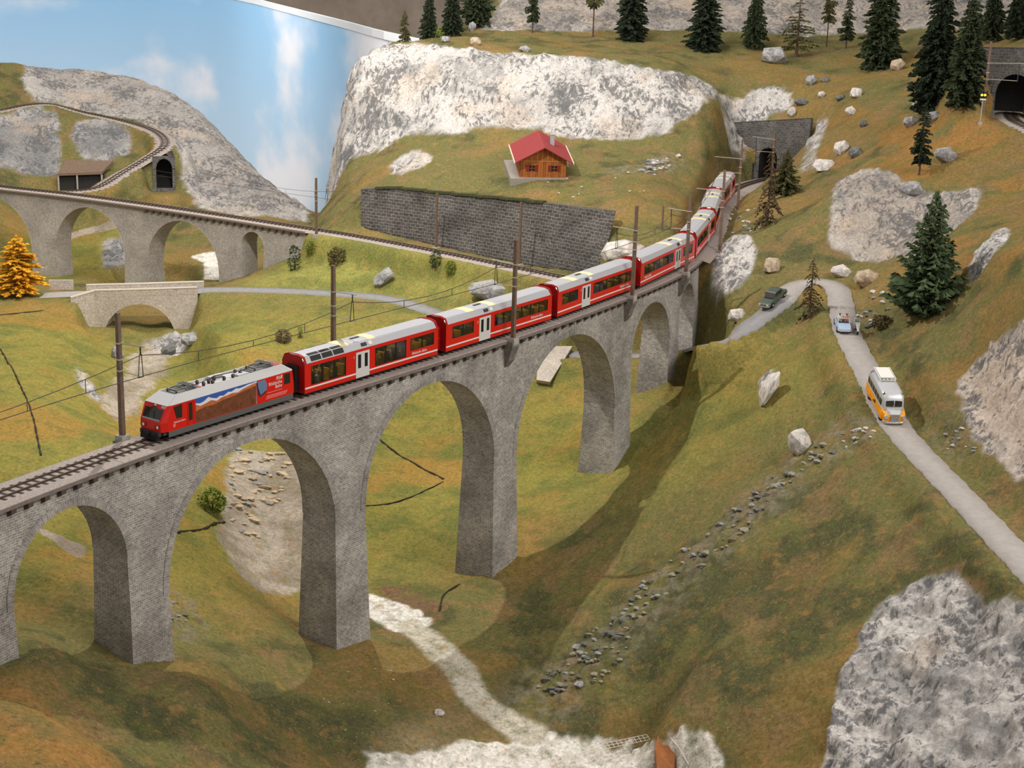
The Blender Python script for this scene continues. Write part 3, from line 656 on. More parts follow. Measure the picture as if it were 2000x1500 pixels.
def viaduct(root, line, piers, top, crown, hw, ends, m_face, m_ring, ring=.65, base=None, maxrise=99):
    """piers: (position along the line, half length). Arches spring between neighbours."""
    n = len(piers); spring = []
    arches = []
    for i in range(n - 1):
        s0 = piers[i][0] + piers[i][1]; s1 = piers[i + 1][0] - piers[i + 1][1]; r = (s1 - s0) / 2
        rise = min(r, maxrise); arches.append((s0, s1, r, rise, crown - rise))
    ptop = [min([arches[k][4] for k in (i - 1, i) if 0 <= k < n - 1]) for i in range(n)]
    P = lambda s, side, z: line.off(s, side * hw(z), z)
    for i, (s0, s1, r, rise, zs) in enumerate(arches):
        mb = MB(); cm = (s0 + s1) / 2; K = 22
        sk = [cm - r * math.cos(math.pi * k / K) for k in range(K + 1)]; zk = [zs + rise * math.sin(math.pi * k / K) for k in range(K + 1)]
        for side in (1, -1):
            rows = []; uv = []
            def column(s, zb):
                rows.append([P(s, side, zb + (top - zb) * q / 4) for q in range(5)]); uv.append([(s, zb + (top - zb) * q / 4) for q in range(5)])
            column(piers[i][0], ptop[i]); column(s0, ptop[i]); mb.grid(rows, uv, 0, side > 0); rows = []; uv = []
            for s, z in zip(sk, zk): column(s, z)
            mb.grid(rows, uv, 0, side > 0); rows = []; uv = []
            column(s1, ptop[i + 1]); column(piers[i + 1][0], ptop[i + 1]); mb.grid(rows, uv, 0, side > 0)
        rows = []; uv = []; arc = 0
        if ptop[i] < zs - .01:
            rows.append([P(s0, 1, ptop[i]), P(s0, -1, ptop[i])]); uv.append([(-hw(0), 0), (hw(0), 0)]); arc += zs - ptop[i]
        for k in range(K + 1):
            if k: arc += math.hypot(sk[k] - sk[k - 1], zk[k] - zk[k - 1])
            rows.append([P(sk[k], 1, zk[k]), P(sk[k], -1, zk[k])]); uv.append([(-hw(0), arc), (hw(0), arc)])
        if ptop[i + 1] < zs - .01:
            rows.append([P(s1, 1, ptop[i + 1]), P(s1, -1, ptop[i + 1])]); uv.append([(-hw(0), arc + zs - ptop[i + 1]), (hw(0), arc + zs - ptop[i + 1])])
        mb.grid(rows, uv)
        span = mb.build('arch_span', m_face, root)
        mr = MB()
        for side in (1, -1):
            rows = []; uv = []; arc = 0
            for k in range(K + 1):
                if k: arc += math.hypot(sk[k] - sk[k - 1], zk[k] - zk[k - 1])
                a = math.pi * k / K; dx, dz = -math.cos(a), math.sin(a)
                pts = []
                for q, e in ((0, .07), (ring, .07), (ring, 0)):
                    z = zk[k] + dz * q; p = line.off(sk[k] + dx * q, side * (hw(z) + e), z); pts.append(p)
                pts.insert(0, line.off(sk[k], side * (hw(zk[k]) - .02), zk[k] - .0))
                rows.append(pts); uv.append([(-.07, arc), (0, arc), (ring, arc), (ring + .07, arc)])
            mr.grid(rows, uv, 0, side > 0)
        mr.build('arch_ring', m_ring, span)
    for i, (c, h) in enumerate(piers):
        zt = ptop[i]; q = line.at(c)
        zb = base[i] if base and base[i] is not None else min(float(height(*(line.off(c, a)[:2]))) for a in (-2.5, 0, 2.5)) - q[2] - 1.6
        if zb > zt - .3: continue
        mb = MB(); steps = 6; d = zt - zb
        lev = [(zt - d * k / steps, h + .024 * d * k / steps) for k in range(steps + 1)]
        ring_ = [[line.off(c - hh, hw(z), z), line.off(c + hh, hw(z), z), line.off(c + hh, -hw(z), z), line.off(c - hh, -hw(z), z)] for z, hh in lev]
        for f, (a, b) in enumerate(((0, 1), (1, 2), (2, 3), (3, 0))):
            off0 = (c - h, -hw(zt), c + h, -hw(zt))[f]; wid = (2 * h, 2 * hw(zt), -2 * h, 2 * hw(zt))[f]
            mb.grid([[r_[a], r_[b]] for r_ in ring_], [[(off0, z), (off0 + wid, z)] for z, hh in lev], 0, False)
        mb.build('pier', m_face, root)
    for (sa, sb, zb) in ends:                                # solid ends
        mb = MB(); ns = max(2, int((sb - sa) / 2))
        for side in (1, -1):
            rows = [[P(s, side, zb + (top - zb) * q / 4) for q in range(5)] for s in np.linspace(sa, sb, ns)]
            uv = [[(s, zb + (top - zb) * q / 4) for q in range(5)] for s in np.linspace(sa, sb, ns)]
            mb.grid(rows, uv, 0, side > 0)
        for s in (sa, sb):
            mb.grid([[P(s, 1, zb), P(s, -1, zb)], [P(s, 1, top), P(s, -1, top)]], [[(-2, zb), (2, zb)], [(-2, top), (2, top)]])
        mb.build('abutment', m_face, root)

# large viaduct under the red train
E_ = np.array([(-34.9,98.9),(-30.9,106.9),(-25.9,114.3),(-19.0,124.2),(-15.7,129.4),(-8.5,140.0),(-.1,151.3),(9.7,166.5),(19.2,183.6),(21.7,190.2),(24.2,196.2)])
_ea = np.concatenate([[0], np.cumsum(np.linalg.norm(np.diff(E_, axis=0), axis=1))])
def main_s(a): return MAIN.near(np.interp(a, _ea, E_[:, 0]) if a >= 0 else E_[0, 0] + a * .447, np.interp(a, _ea, E_[:, 1]) if a >= 0 else E_[0, 1] + a * .894)
PIER = [(main_s(a), h) for a, h in ((-16.0, 2.0), (-1.2, 2.0), (14.1, 2.1), (38.3, 2.05), (62.0, 2.0), (87.2, 2.1), (102.3, 1.7), (112.6, 1.6))]
VS, VE = main_s(-30), main_s(121)
hw_main = lambda z: 1.55 + .034 * max(0, -z)
via = thing('railway_viaduct', 'tall grey stone viaduct of round arches carrying the red train', 'viaduct')
viaduct(via, MAIN, PIER, -.5, -2.2, hw_main, [(VS, PIER[0][0] - 2, -16), (PIER[-1][0], VE, -9)], stone_main, stone_ring)
mb = MB(); mb.sweep([(2.05, -.5), (2.05, -.22), (-2.05, -.22), (-2.05, -.5)][::-1], MAIN.path(VS, VE, 1.5)); deck = mb.build('deck', deck_stone, via)
mb = MB(); mb.sweep([(1.98, -.22), (1.9, -.17), (-1.9, -.17), (-1.98, -.22)], MAIN.path(VS, VE, 1.5), closed=False); mb.build('gravel_walkway', gravel_m, deck)
corb = MB().box(-.24, .24, 0, .46, -.34, 0).add([(-.24, 0, -.34), (.24, 0, -.34), (-.24, 0, -.6), (.24, 0, -.6), (-.24, .46, -.34), (.24, .46, -.34)], [(2, 3, 5, 4), (0, 2, 4), (1, 5, 3)])
cme = None
for k in range(int((VE - VS) / 1.6)):
    t = VS + .8 + k * 1.6
    for side in (1, -1):
        d = MAIN.dir(t); rz = math.atan2(d[1], d[0]) + (0 if side > 0 else math.pi)
        if cme is None: o = corb.build('corbel', mat('corbel_stone', (84, 74, 68), .9, noise=.2), deck); cme = o.data
        else: o = link('corbel', cme, deck)
        o.location = MAIN.off(t, side * 1.56, -.5); o.rotation_euler = (0, 0, rz)

# brackets that carry masts outside the parapet
def bracket(t, side, root):
    mb = MB(); d = MAIN.dir(t); M = Matrix.Translation(Vector(MAIN.off(t, side * 1.5, 0))) @ Matrix.Rotation(math.atan2(d[1], d[0]) + (0 if side > 0 else math.pi), 4, 'Z')
    prof = [(1.25, -.25), (1.25, -.75), (.95, -1.5), (.75, -2.3), (.25, -3.0), (.0, -3.2)]
    vs = []
    for y, z in prof:
        w = .62 if z > -1 else .62 * (1 - (-z - 1) * .16)
        vs += [M @ Vector((-w, y, z)), M @ Vector((w, y, z))]
    b = len(prof)
    fs = [(2 * i, 2 * i + 1, 2 * i + 3, 2 * i + 2) for i in range(b - 1)]
    vs += [M @ Vector((-.62, -.1, -.25)), M @ Vector((.62, -.1, -.25)), M @ Vector((-.3, -.1, -3.2)), M @ Vector((.3, -.1, -3.2))]
    n = 2 * b
    fs += [(n, n + 1, 1, 0), tuple([n] + [2 * i for i in range(b)] + [n + 2]), tuple([n + 1, n + 3] + [2 * i + 1 for i in range(b - 1, -1, -1)])]
    return mb.add(vs, fs).build('mast_bracket', mat('bracket_stone', (122, 117, 112), .9, noise=.35, nscale=1.6, bump=.5), root)

# tracks
rail_m = mat('rusty_rail', (92, 76, 64), .5, metal=.4); sleeper_m = mat('dark_sleeper', (66, 56, 50), .9, noise=.25, nscale=4)
sl_me = None
def track(name, label, line, t0, t1, ballast=None, gap=.7, sleepers=True):
    global sl_me
    root = thing(name, label, 'railway track')
    if ballast: mb = MB(); mb.sweep(ballast, line.path(t0, t1, 1.5), closed=False); mb.build('ballast', gravel_m, root)
    for a in (.5, -.5):
        mb = MB(); mb.sweep([(a - .045, -.14), (a + .045, -.14), (a + .045, 0), (a - .045, 0)], line.path(t0, t1, 1.5)); mb.build('rail', rail_m, root)
    if sleepers:
        for t in np.arange(t0 + .3, t1, gap):
            if sl_me is None:
                o = MB().box(-.13, .13, -1.0, 1.0, -.24, -.125).build('sleeper', sleeper_m, root); sl_me = o.data
            else: o = link('sleeper', sl_me, root)
            d = line.dir(t); o.location = line.at(t); o.rotation_euler = (0, 0, math.atan2(d[1], d[0]) + random.uniform(-.015, .015))
    else:
        mb = MB()
        for t in np.arange(t0 + .3, t1, gap):
            d = line.dir(t); mb.box(-.13, .13, -1.0, 1.0, -.24, -.125, 0, Matrix.Translation(Vector(line.at(t))) @ Matrix.Rotation(math.atan2(d[1], d[0]), 4, 'Z'))
        o = mb.build('sleepers', sleeper_m, root); o['kind'] = 'stuff'
    return root
BAL = [(2.2, -.42), (1.35, -.19), (-1.35, -.19), (-2.2, -.42)]
tr = track('railway_track', 'brown railway track under the red train on the tall viaduct', MAIN, VS, PORTAL_T + 6, None, .78)
mb = MB(); mb.sweep([(1.3, -.19), (1.0, -.15), (-1.0, -.15), (-1.3, -.19)], MAIN.path(VS, VE, 1.5), closed=False); mb.build('ballast', gravel_m, tr)
mb = MB(); mb.sweep([(3.0, -.6), (1.35, -.19), (-1.35, -.19), (-3.0, -.6)], MAIN.path(VE, PORTAL_T + 6, 1.5), closed=False); mb.build('ballast', gravel_m, tr)
track('railway_track', 'single track crossing the far grey viaduct below the dark wall', BACK, 10, BACK.len - 1, BAL, .8)
track('railway_track', 'curved track entering the upper tunnel beside the signal', TUN, 2, TUN.len - 2, BAL, .8)
track('railway_track', 'narrow track looping round the far mountain ledge', LOOP, 2, LOOP.len - 1, BAL, .8)

# far viaduct
b_s = lambda px, py: BACK.near(*GZ(px, py, ZB)[:2])
via2 = thing('railway_viaduct', 'smooth grey viaduct in the distance behind the road bridge', 'viaduct')
BP = [(b_s(-250, 324), 2.6), (b_s(-85, 348), 2.7), (b_s(97, 373), 2.7), (b_s(278, 396), 2.6), (b_s(462, 423), 2.5), (b_s(548, 436), 2.0)]
viaduct(via2, BACK, BP, -.42, -1.7, lambda z: 1.7 + .03 * max(0, -z), [(BP[-1][0], b_s(612, 446), -8)], stone_back, stone_back, ring=.02)
mb = MB(); mb.sweep([(2.15, -.62), (2.15, -.3), (-2.15, -.3), (-2.15, -.62)][::-1], BACK.path(BP[0][0], b_s(612, 446), 2)); deck2 = mb.build('deck', mat('far_deck_edge', (112, 98, 84), .9, noise=.2), via2)
c2 = None
for t in np.arange(b_s(300, 399), b_s(606, 445), 1.5):
    d = BACK.dir(t); o = link('corbel', cme, deck2); o.location = BACK.off(t, -1.7, -.62); o.rotation_euler = (0, 0, math.atan2(d[1], d[0]) + math.pi)

# road bridge
BR = Line([GY(60, 578, 229), GY(150, 574, 229), GY(270, 571, 229), GY(392, 567, 229), GY(470, 566, 228.5)])
bs = lambda px: BR.near(*GY(px, 571, 229)[:2])
rb = thing('road_bridge', 'small pale stone road bridge with one arch over the stream', 'bridge')
hb = lambda z: 2.2
viaduct(rb, BR, [(bs(180), 2.0), (bs(375), 2.3)], -.1, -1.35, hb, [(bs(150), bs(180), -6.5), (bs(375), bs(393), -6.6)], stone_pale, stone_pale, ring=.6, base=[-6.8, -6.8])
for side, x0, x1 in ((-1, 196, 392), (1, 160, 390)):
    mb = MB(); p = BR.path(bs(x0), bs(x1), 3); s0 = bs(x0)
    mb.sweep([(side * 1.95, -.1), (side * 2.22, -.1), (side * 2.22, .85), (side * 1.95, .85)][::-side or 1], p)
    o = uv_metres(mb.build('parapet', stone_pale, rb))
    mb = MB(); mb.sweep([(side * 1.88, .85), (side * 2.3, .85), (side * 2.3, 1.02), (side * 1.88, 1.02)][::-side or 1], p); mb.build('capping', cap_m, o)
a = BR.off(bs(196), -2.1); b = BR.off(bs(147), -3.4)
mb = MB(); q = [(a, -7), (b, -7.5), (b, .1), (a, .85)]; nn = Vector((0, .3, 0))
mb.add([Vector(p) + Vector((0, 0, z)) for p, z in q] + [Vector(p) + Vector((0, 0, z)) + nn for p, z in q], [(0, 3, 2, 1), (4, 5, 6, 7), (0, 1, 5, 4), (1, 2, 6, 5), (2, 3, 7, 6), (3, 0, 4, 7)])
wing = uv_metres(mb.build('wing_wall', stone_pale, rb))
MB().bar(Vector(a) + Vector((0, .15, .93)), Vector(b) + Vector((0, .15, .18)), .45, .18).build('capping', cap_m, wing)
mb = MB(); mb.sweep([(1.95, -.1), (1.95, .02), (-1.95, .02), (-1.95, -.1)][::-1], BR.path(bs(60), bs(400), 3)); mb.build('carriageway', asphalt, rb)
# low wall on the approach
tag(uv_metres(MB().bar(GY(96, 556, 231.5), GY(143, 556, 231.5), .4, 1.5).build('roadside_wall', stone_pale)), 'low pale stone wall beside the orange larch', 'wall')
# stone ramp below the road, seen through the arch
# retaining wall
rw = thing('retaining_wall', 'long dark stone retaining wall above the single track', 'retaining wall')
mb = MB(); top = catmull(RW_TOP, 1.5); n_ = len(top); sp = np.linspace(0, 1, n_)
bot_s = catmull(RW_BOT, 1.5); bot = np.array([[np.interp(q, np.linspace(0, 1, len(bot_s)), bot_s[:, k]) for k in range(3)] for q in sp])
acc = np.concatenate([[0], np.cumsum(np.linalg.norm(np.diff(top, axis=0), axis=1))])
rows = [[bot[i] + np.array([0, 0, -1.2])] + [bot[i] * (1 - q) + top[i] * q for q in (0, .33, .66, 1)] + [top[i] + np.array([0, 1.2, 0]), bot[i] + np.array([0, 3.0, -1.2])] for i in range(n_)]
uv = [[(acc[i], r[2]) for r in rows[i][:5]] + [(acc[i], rows[i][4][2] + 1.2), (acc[i], 9)] for i in range(n_)]
mb.grid(rows, uv, 0, True)
for i in (0, n_ - 1): mb.add(rows[i], [tuple(range(7))], 0, uv[i])
wall_o = mb.build('wall_face', stone_dark, rw)
mb = MB()
for i in range(2, int(n_ * .72)): mb.bar(top[i] + np.array([0, .3, .1]), top[i + 1] + np.array([0, .3, .1 + .1 * math.sin(i * 2.1)]), 1.0, .35)
mb.build('mossy_coping', mat('mossy_coping', (72, 74, 46), .95, noise=.3, nscale=2, bump=.6), rw)

# tunnel portals
def portal(label, line, t, half, spring, crown, wide_l, wide_r, top_l, top_r, mface, depth=14):
    root = thing('tunnel_portal', label, 'tunnel portal')
    d = line.dir(t); n = line.nor(t); o0 = line.at(t)
    W = lambda a, z, e=0: o0 + n * a + np.array([0, 0, z]) + d * e
    K = 14; arch = [(half * math.cos(math.pi * k / K), spring + (crown - spring) * math.sin(math.pi * k / K)) for k in range(K + 1)]
    op = [(half, -.6)] + arch + [(-half, -.6)]
    ttop = lambda a: np.interp(a, [-wide_r, wide_l], [top_r, top_l])
    mb = MB()
    for e in (0, 1.0):
        rows = [[W(wide_l, -.8, e), W(half, -.8, e)], [W(wide_l, ttop(wide_l), e), W(half, ttop(half), e)]]
        mb.grid(rows, [[(wide_l, -.8), (half, -.8)], [(wide_l, ttop(wide_l)), (half, ttop(half))]], 0, e == 0)
        rows = [[W(-half, -.8, e), W(-wide_r, -.8, e)], [W(-half, ttop(-half), e), W(-wide_r, ttop(-wide_r), e)]]
        mb.grid(rows, [[(-half, -.8), (-wide_r, -.8)], [(-half, ttop(-half)), (-wide_r, ttop(-wide_r))]], 0, e == 0)
        mb.grid([[W(a, z, e) for a, z in arch], [W(a, ttop(a), e) for a, z in arch]], [[(a, z) for a, z in arch], [(a, ttop(a)) for a, z in arch]], 0, e == 0)
    mb.grid([[W(wide_l, top_l, -.1), W(-wide_r, top_r, -.1)], [W(wide_l, top_l, 1.1), W(-wide_r, top_r, 1.1)]], [[(0, 0), (6, 0)], [(0, 1), (6, 1)]])
    for a, tp in ((wide_l, top_l), (-wide_r, top_r)): mb.grid([[W(a, -.8, 0), W(a, tp, 0)], [W(a, -.8, 1), W(a, tp, 1)]], [[(0, 0), (0, tp)], [(1, 0), (1, tp)]])
    mb.build('portal_wall', mface, root)
    mb = MB(); rows = []; uv = []; ac = 0
    for k, (a, z) in enumerate(arch):
        ca, sa = math.cos(math.pi * k / K), math.sin(math.pi * k / K)
        if k: ac += math.hypot(a - arch[k - 1][0], z - arch[k - 1][1])
        rows.append([W(a, z, .3), W(a, z, -.14), W(a + ca * .6, z + sa * .6, -.14), W(a + ca * .6, z + sa * .6, .1)]); uv.append([(-.4, ac), (0, ac), (.6, ac), (.8, ac)])
    mb.grid(rows, uv); mb.build('arch_ring', mface, root)
    mb = MB(); mb.grid([[W(a, z, e) for a, z in op] for e in (0, depth)]); mb.add([W(a, z, depth) for a, z in op], [tuple(range(len(op)))]); mb.build('tunnel_bore', tunnel_m, root)
    return root
portal('grey stone tunnel portal at the end of the red train', MAIN, PORTAL_T, 1.75, 3.6, 5.4, 11.5, 7.5, 8.6, 11.2, stone_port)
portal('dark stone tunnel portal high on the hill beside the signal', TUN, TUN_T, 2.5, 3.2, 5.9, 5.2, 9.0, 9.5, 9.8, stone_port)
# wing wall that leads down from the lower portal
a = MAIN.off(PORTAL_T, 11.5, 8.4); b = MAIN.off(PORTAL_T - 24, 4.2, 1.4); a = a - MAIN.dir(PORTAL_T) * .4
mb = MB(); A0, B0 = Vector(a), Vector(b); z0 = Vector((0, 0, -1)); nn = Vector(MAIN.nor(PORTAL_T)) * .8
vs = [Vector((A0.x, A0.y, -1)), Vector((B0.x, B0.y, -1)), B0, A0]; vs += [v + nn for v in vs]
mb.add(vs, [(0, 1, 2, 3), (7, 6, 5, 4), (3, 2, 6, 7), (1, 5, 6, 2), (0, 3, 7, 4)])
o = uv_metres(mb.build('wing_wall', stone_port)); tag(o, 'sloping grey wing wall leading to the lower tunnel', 'wall')

portal('dark arched opening under the far looping track', ARCHL, ARCHL.near(*GY(322, 373, 313)[:2]), 1.6, 4.6, 6.6, 2.3, 2.2, 6.95, 7.1, stone_port, 8)
# ------------------------------------------------------------------ red train
red = mat('train_red', (205, 26, 16), .32, spec=.5); red_d = mat('gangway_red', (150, 14, 16), .5)
roof_m = mat('silver_roof', (184, 184, 188), .42, metal=.15, spec=.5); cream = mat('cream_roof_band', (226, 212, 168), .6)
white_m = mat('white_lining', (226, 222, 216), .5); door_m = mat('pale_grey_door', (206, 204, 200), .45); black = mat('black_rubber', (22, 22, 22), .7)
under = mat('dark_underframe', (58, 57, 56), .7); skirt_m = mat('grey_skirt', (92, 92, 90), .6); seat_m = mat('yellow_seat', (214, 168, 62), .7); seat_b = mat('blue_seat', (62, 66, 78), .8)
tan_m = mat('passenger_shirt', (190, 150, 118), .8); inside = mat('coach_interior', (96, 92, 88), .8); brown_p = mat('dark_mullion', (30, 28, 28), .4)
def glass_mat():
    m = bpy.data.materials.new('coach_window_glass'); m.use_nodes = True; nt = m.node_tree; N = nt.nodes
    N.remove(N['Principled BSDF']); g = N.new('ShaderNodeBsdfGlossy'); g.inputs['Roughness'].default_value = .06; g.inputs['Color'].default_value = (.75, .78, .78, 1)
    t = N.new('ShaderNodeBsdfTransparent'); t.inputs['Color'].default_value = (.50, .52, .50, 1)
    mx = N.new('ShaderNodeMixShader'); mx.inputs[0].default_value = .10
    nt.links.new(t.outputs[0], mx.inputs[1]); nt.links.new(g.outputs[0], mx.inputs[2]); nt.links.new(mx.outputs[0], N['Material Output'].inputs[0])
    return m
glass = glass_mat(); dark_glass = mat('dark_cab_glass', (40, 38, 32), .12, spec=.6)
lamp_m = mat('coach_ceiling_light', (255, 238, 200), .5, emit=7.0)

def lettering(txt, size, M, m, parent, name='lettering', align='LEFT', shear=0):
    cu = bpy.data.curves.new('lettering', 'FONT'); cu.body = txt; cu.size = size; cu.extrude = .006; cu.align_x = align; cu.shear = shear; cu.resolution_u = 2
    t = bpy.data.objects.new('lettering', cu); col.objects.link(t); bpy.context.view_layer.update()
    me = bpy.data.meshes.new_from_object(t.evaluated_get(bpy.context.evaluated_depsgraph_get()))
    bpy.data.objects.remove(t); me.transform(M); me.materials.clear(); me.materials.append(m)
    return link(name, me, parent)
def side_M(x, y, z, sgn):
    """lettering plane on a vehicle's side; sgn=+1 the left side"""
    if sgn > 0: return Matrix(((-1, 0, 0, x), (0, 0, 1, y), (0, 1, 0, z), (0, 0, 0, 1)))
    return Matrix(((1, 0, 0, x), (0, 0, -1, y), (0, 1, 0, z), (0, 0, 0, 1)))

HWD = 1.33
def side_sheet(mb, sgn, L, z0, z1, holes):
    xs = sorted({0, L} | {h[0] for h in holes} | {h[1] for h in holes}); zs = sorted({z0, z1} | {h[2] for h in holes} | {h[3] for h in holes})
    for a, b in zip(xs[:-1], xs[1:]):
        for c, d in zip(zs[:-1], zs[1:]):
            if any(h[0] <= a and b <= h[1] and h[2] <= c and d <= h[3] for h in holes): continue
            y = sgn * HWD; vs = [(-a, y, c), (-b, y, c), (-b, y, d), (-a, y, d)]
            mb.add(vs, [(0, 1, 2, 3) if sgn < 0 else (3, 2, 1, 0)])
def make_coach(label, L, wins, door, panorama=False, flip=False, front_dark=False):
    """front at x=0, tail at x=-L; wins: (x0,x1,z0,z1,panes)"""
    root = thing('railway_coach', label, 'railway coach', group='coaches of the red train')
    fx = (lambda x: L - x) if flip else (lambda x: x)
    W_ = [tuple(sorted((fx(a), fx(b)))) + (c, d, n) for a, b, c, d, n in wins]; D_ = tuple(sorted((fx(door[0]), fx(door[1]))))
    zb, ze = .34, 2.98
    mb = MB(); holes = [w[:4] for w in W_]
    for sgn in (1, -1): side_sheet(mb, sgn, L, zb, ze, holes)
    prof = [(HWD, zb), (HWD, ze), (1.02, 3.50), (.5, 3.64), (-.5, 3.64), (-1.02, 3.50), (-HWD, ze), (-HWD, zb)]
    body = mb.build('body', red, root)
    for x, nm in ((0, 1), (-L, -1)):
        m2 = MB(); xo = x - nm * .30
        pr = [(y * 1.0, z) for y, z in prof]
        m2.add([(x, y, z) for y, z in pr], [tuple(range(8)) if nm < 0 else tuple(range(7, -1, -1))])
        rim = [(HWD * 1.012, ze - .05), (1.05, 3.56), (.5, 3.71), (-.5, 3.71), (-1.05, 3.56), (-HWD * 1.012, ze - .05)]
        m2.grid([[(x + nm * .01, y, z) for y, z in rim], [(xo, y, z) for y, z in rim]], None, 0, nm < 0)
        m2.grid([[(xo, y, z) for y, z in rim], [(xo, y * .96, z - .09) for y, z in rim]], None, 0, nm < 0)
        m2.build('end_frame', red_d, root)
        m3 = MB(); gm = black if (front_dark and nm > 0) else red_d
        m3.box(min(x, x + nm * .44), max(x, x + nm * .44), -.62, .62, .5, 2.75); g = m3.build('gangway', gm, root)
        for z in (2.55, 1.55): MB().box(min(x, x + nm * .48), max(x, x + nm * .48), -.68, .68, z, z + .07).build('gangway_hoop', black if gm is black else red, g)
    m4 = MB(); rp = prof[1:7]
    m4.grid([[(-.28, y, z) for y, z in rp], [(-L + .28, y, z) for y, z in rp]], None, 0, True); roof = m4.build('roof', roof_m, root)
    for a, b in ((D_[0] - 1.6, D_[0] - .4), (D_[1] + .3, D_[1] + 1.3)):
        mc = MB(); mc.grid([[(-x, y, z + .012) for y, z in [(1.02, 3.50), (.5, 3.64), (-.5, 3.64), (-1.02, 3.50)]] for x in (a, b)], None, 0, True); mc.build('roof_band', cream, roof)
    xm = (D_[0] + D_[1]) / 2
    for s in (1, -1):
        M = Matrix.Translation((-xm - .3, s * 1.17, 3.27)) @ Matrix.Rotation(-s * 1.03, 4, 'X')
        MB().box(-.35, .35, -.16, .16, 0, .05, 0, M).build('roof_vent', under, roof)
        MB().box(-1.1, -.6, -.16, .16, 0, .05, 0, M).build('roof_hatch', white_m, roof)
    MB().box(-xm - .9, -xm + .2, -.12, .12, 3.64, 3.70).build('aerial_plate', under, roof)
    for w in W_:
        for sgn in (1, -1):
            y = sgn * (HWD - .03); n = w[4]; px = (w[1] - w[0]) / n
            for k in range(n):
                a, b = w[0] + k * px + .06, w[0] + (k + 1) * px - .06
                m5 = MB(); m5.box(-b, -a, y - .012, y + .012, w[2], w[3]); m5.build('window_pane', glass, body)
            m6 = MB()
            for k in range(n + 1): m6.box(-(w[0] + k * px) - .09, -(w[0] + k * px) + .09, y - .02, y + .028, w[2], w[3])
            m6.box(-w[1], -w[0], y - .02, y + .028, w[2], w[2] + .05); m6.box(-w[1], -w[0], y - .02, y + .028, w[3] - .05, w[3])
            m6.build('window_frame', brown_p, body)
    for sgn in (1, -1):
        y = sgn * HWD
        segs = [(.05, D_[0]), (D_[1], L - .05)]
        ms = MB()
        for a, b in segs: ms.box(-b, -a, min(y, y + sgn * .012), max(y, y + sgn * .012), .72, .86)
        ms.build('white_stripe', white_m, body)
        dr = MB().box(-D_[1], -D_[0], min(y, y + sgn * .03), max(y, y + sgn * .03), .36, 2.72).build('door', door_m, root)
        dm = (D_[1] - D_[0]) / 2
        for k in (0, 1):
            c = D_[0] + dm * (k + .5); MB().box(-c - .2, -c + .2, min(y, y + sgn * .045), max(y, y + sgn * .045), 1.25, 2.5).build('door_pane', brown_p, dr)
        tx = (fx(L - 3.9) if not flip else fx(L - 3.9)); tail = min(L - .4, max(.4, tx))
        lettering('Rh\u00e4tische Bahn', .36, side_M(-(tail if (sgn > 0) == (not flip) else tail) + (0 if sgn > 0 else -2.6) + (0 if not flip else (2.6 if sgn > 0 else 2.6)), y + sgn * .012, 1.02, sgn), white_m, body, shear=.25)
        lettering('2' if not panorama else '1', .34, side_M(-(D_[0] - .35) + (0 if sgn > 0 else -.2), y + sgn * .012, 2.25, sgn), white_m, body, 'class_number')
    if panorama:
        for s in (1, -1):
            for k in range(3):
                a = .9 + k * 1.45; mq = MB(); mq.grid([[(-x, s * yy, zz + .02) for yy, zz in ((1.30, 3.06), (1.05, 3.47))] for x in (a, a + 1.3)], None, 0, s > 0); mq.build('roof_pane', dark_glass, roof)
                mq = MB(); mq.grid([[(-x, s * yy, zz + .02) for yy, zz in ((.95, 3.53), (.62, 3.615))] for x in (a, a + 1.3)], None, 0, s > 0); mq.build('roof_pane', dark_glass, roof)
    it = MB(); it.box(-L + .2, -.2, -1.2, 1.2, .5, .58, 0); it.box(-L + .2, -.2, -.04, .04, .6, 1.2, 0); it.build('interior_floor', inside, root)
    MB().box(-L + .3, -.3, -.25, .25, 2.86, 2.92).build('ceiling_light', lamp_m, root)
    sd = random.Random(int(L * 100) + len(wins) + flip)
    for w in W_:
        x = w[0] + .4
        while x < w[1]:
            for s in (1, -1):
                r_ = sd.random()
                sm = MB().box(-x - .25, -x + .25, s * .75 - .42, s * .75 + .42, .58, 1.0); sm.box(-x - .28, -x - .12, s * .75 - .42, s * .75 + .42, 1.0, 1.95)
                st = sm.build('seat', seat_m if r_ < .55 else seat_b, root)
                if sd.random() < .45:
                    MB().tube([(-x + .05, s * .8, 1.0), (-x + .02, s * .8, 1.45), (-x, s * .8, 1.62)], [.22, .26, .1], 7).tube([(-x, s * .8, 1.6), (-x, s * .8, 1.72), (-x, s * .8, 1.9)], [.09, .14, .09], 7).build('seated_passenger', [tan_m, seat_m, white_m, mat('blue_jacket', (60, 80, 130), .8)][sd.randrange(4)], root)
            x += .95
    for xb in (-2.6, -L + 2.6):
        bg = MB(); bg.box(xb - 1.6, xb + 1.6, -1.0, 1.0, .12, .42)
        b_ = bg.build('bogie', under, root)
        for dx in (-.95, .95):
            for s in (1, -1): MB().tube([(xb + dx, s * .44, .38), (xb + dx, s * .60, .38)], .38, 14).build('wheel', mat('steel_wheel', (84, 80, 76), .4, metal=.7), b_)
    MB().box(-L + 4.6, -4.6, -1.05, 1.05, .14, .5).build('underframe_box', under, root)
    return root
def place(root, s_front, L, line=MAIN):
    a = line.at(s_front + 2.0); b = line.at(s_front + L - 2.0); f = Vector(a - b).normalized()
    root.location = Vector(a) + f * 2.0; root.rotation_euler = (0, 0, math.atan2(f.y, f.x))
sN = lambda x, y: MAIN.near(x, y)
sA = sN(-19.53, 128.01)
wB = [(1.0, 4.5, 1.45, 2.62, 2), (8.0, 17.6, 1.45, 2.62, 6)]
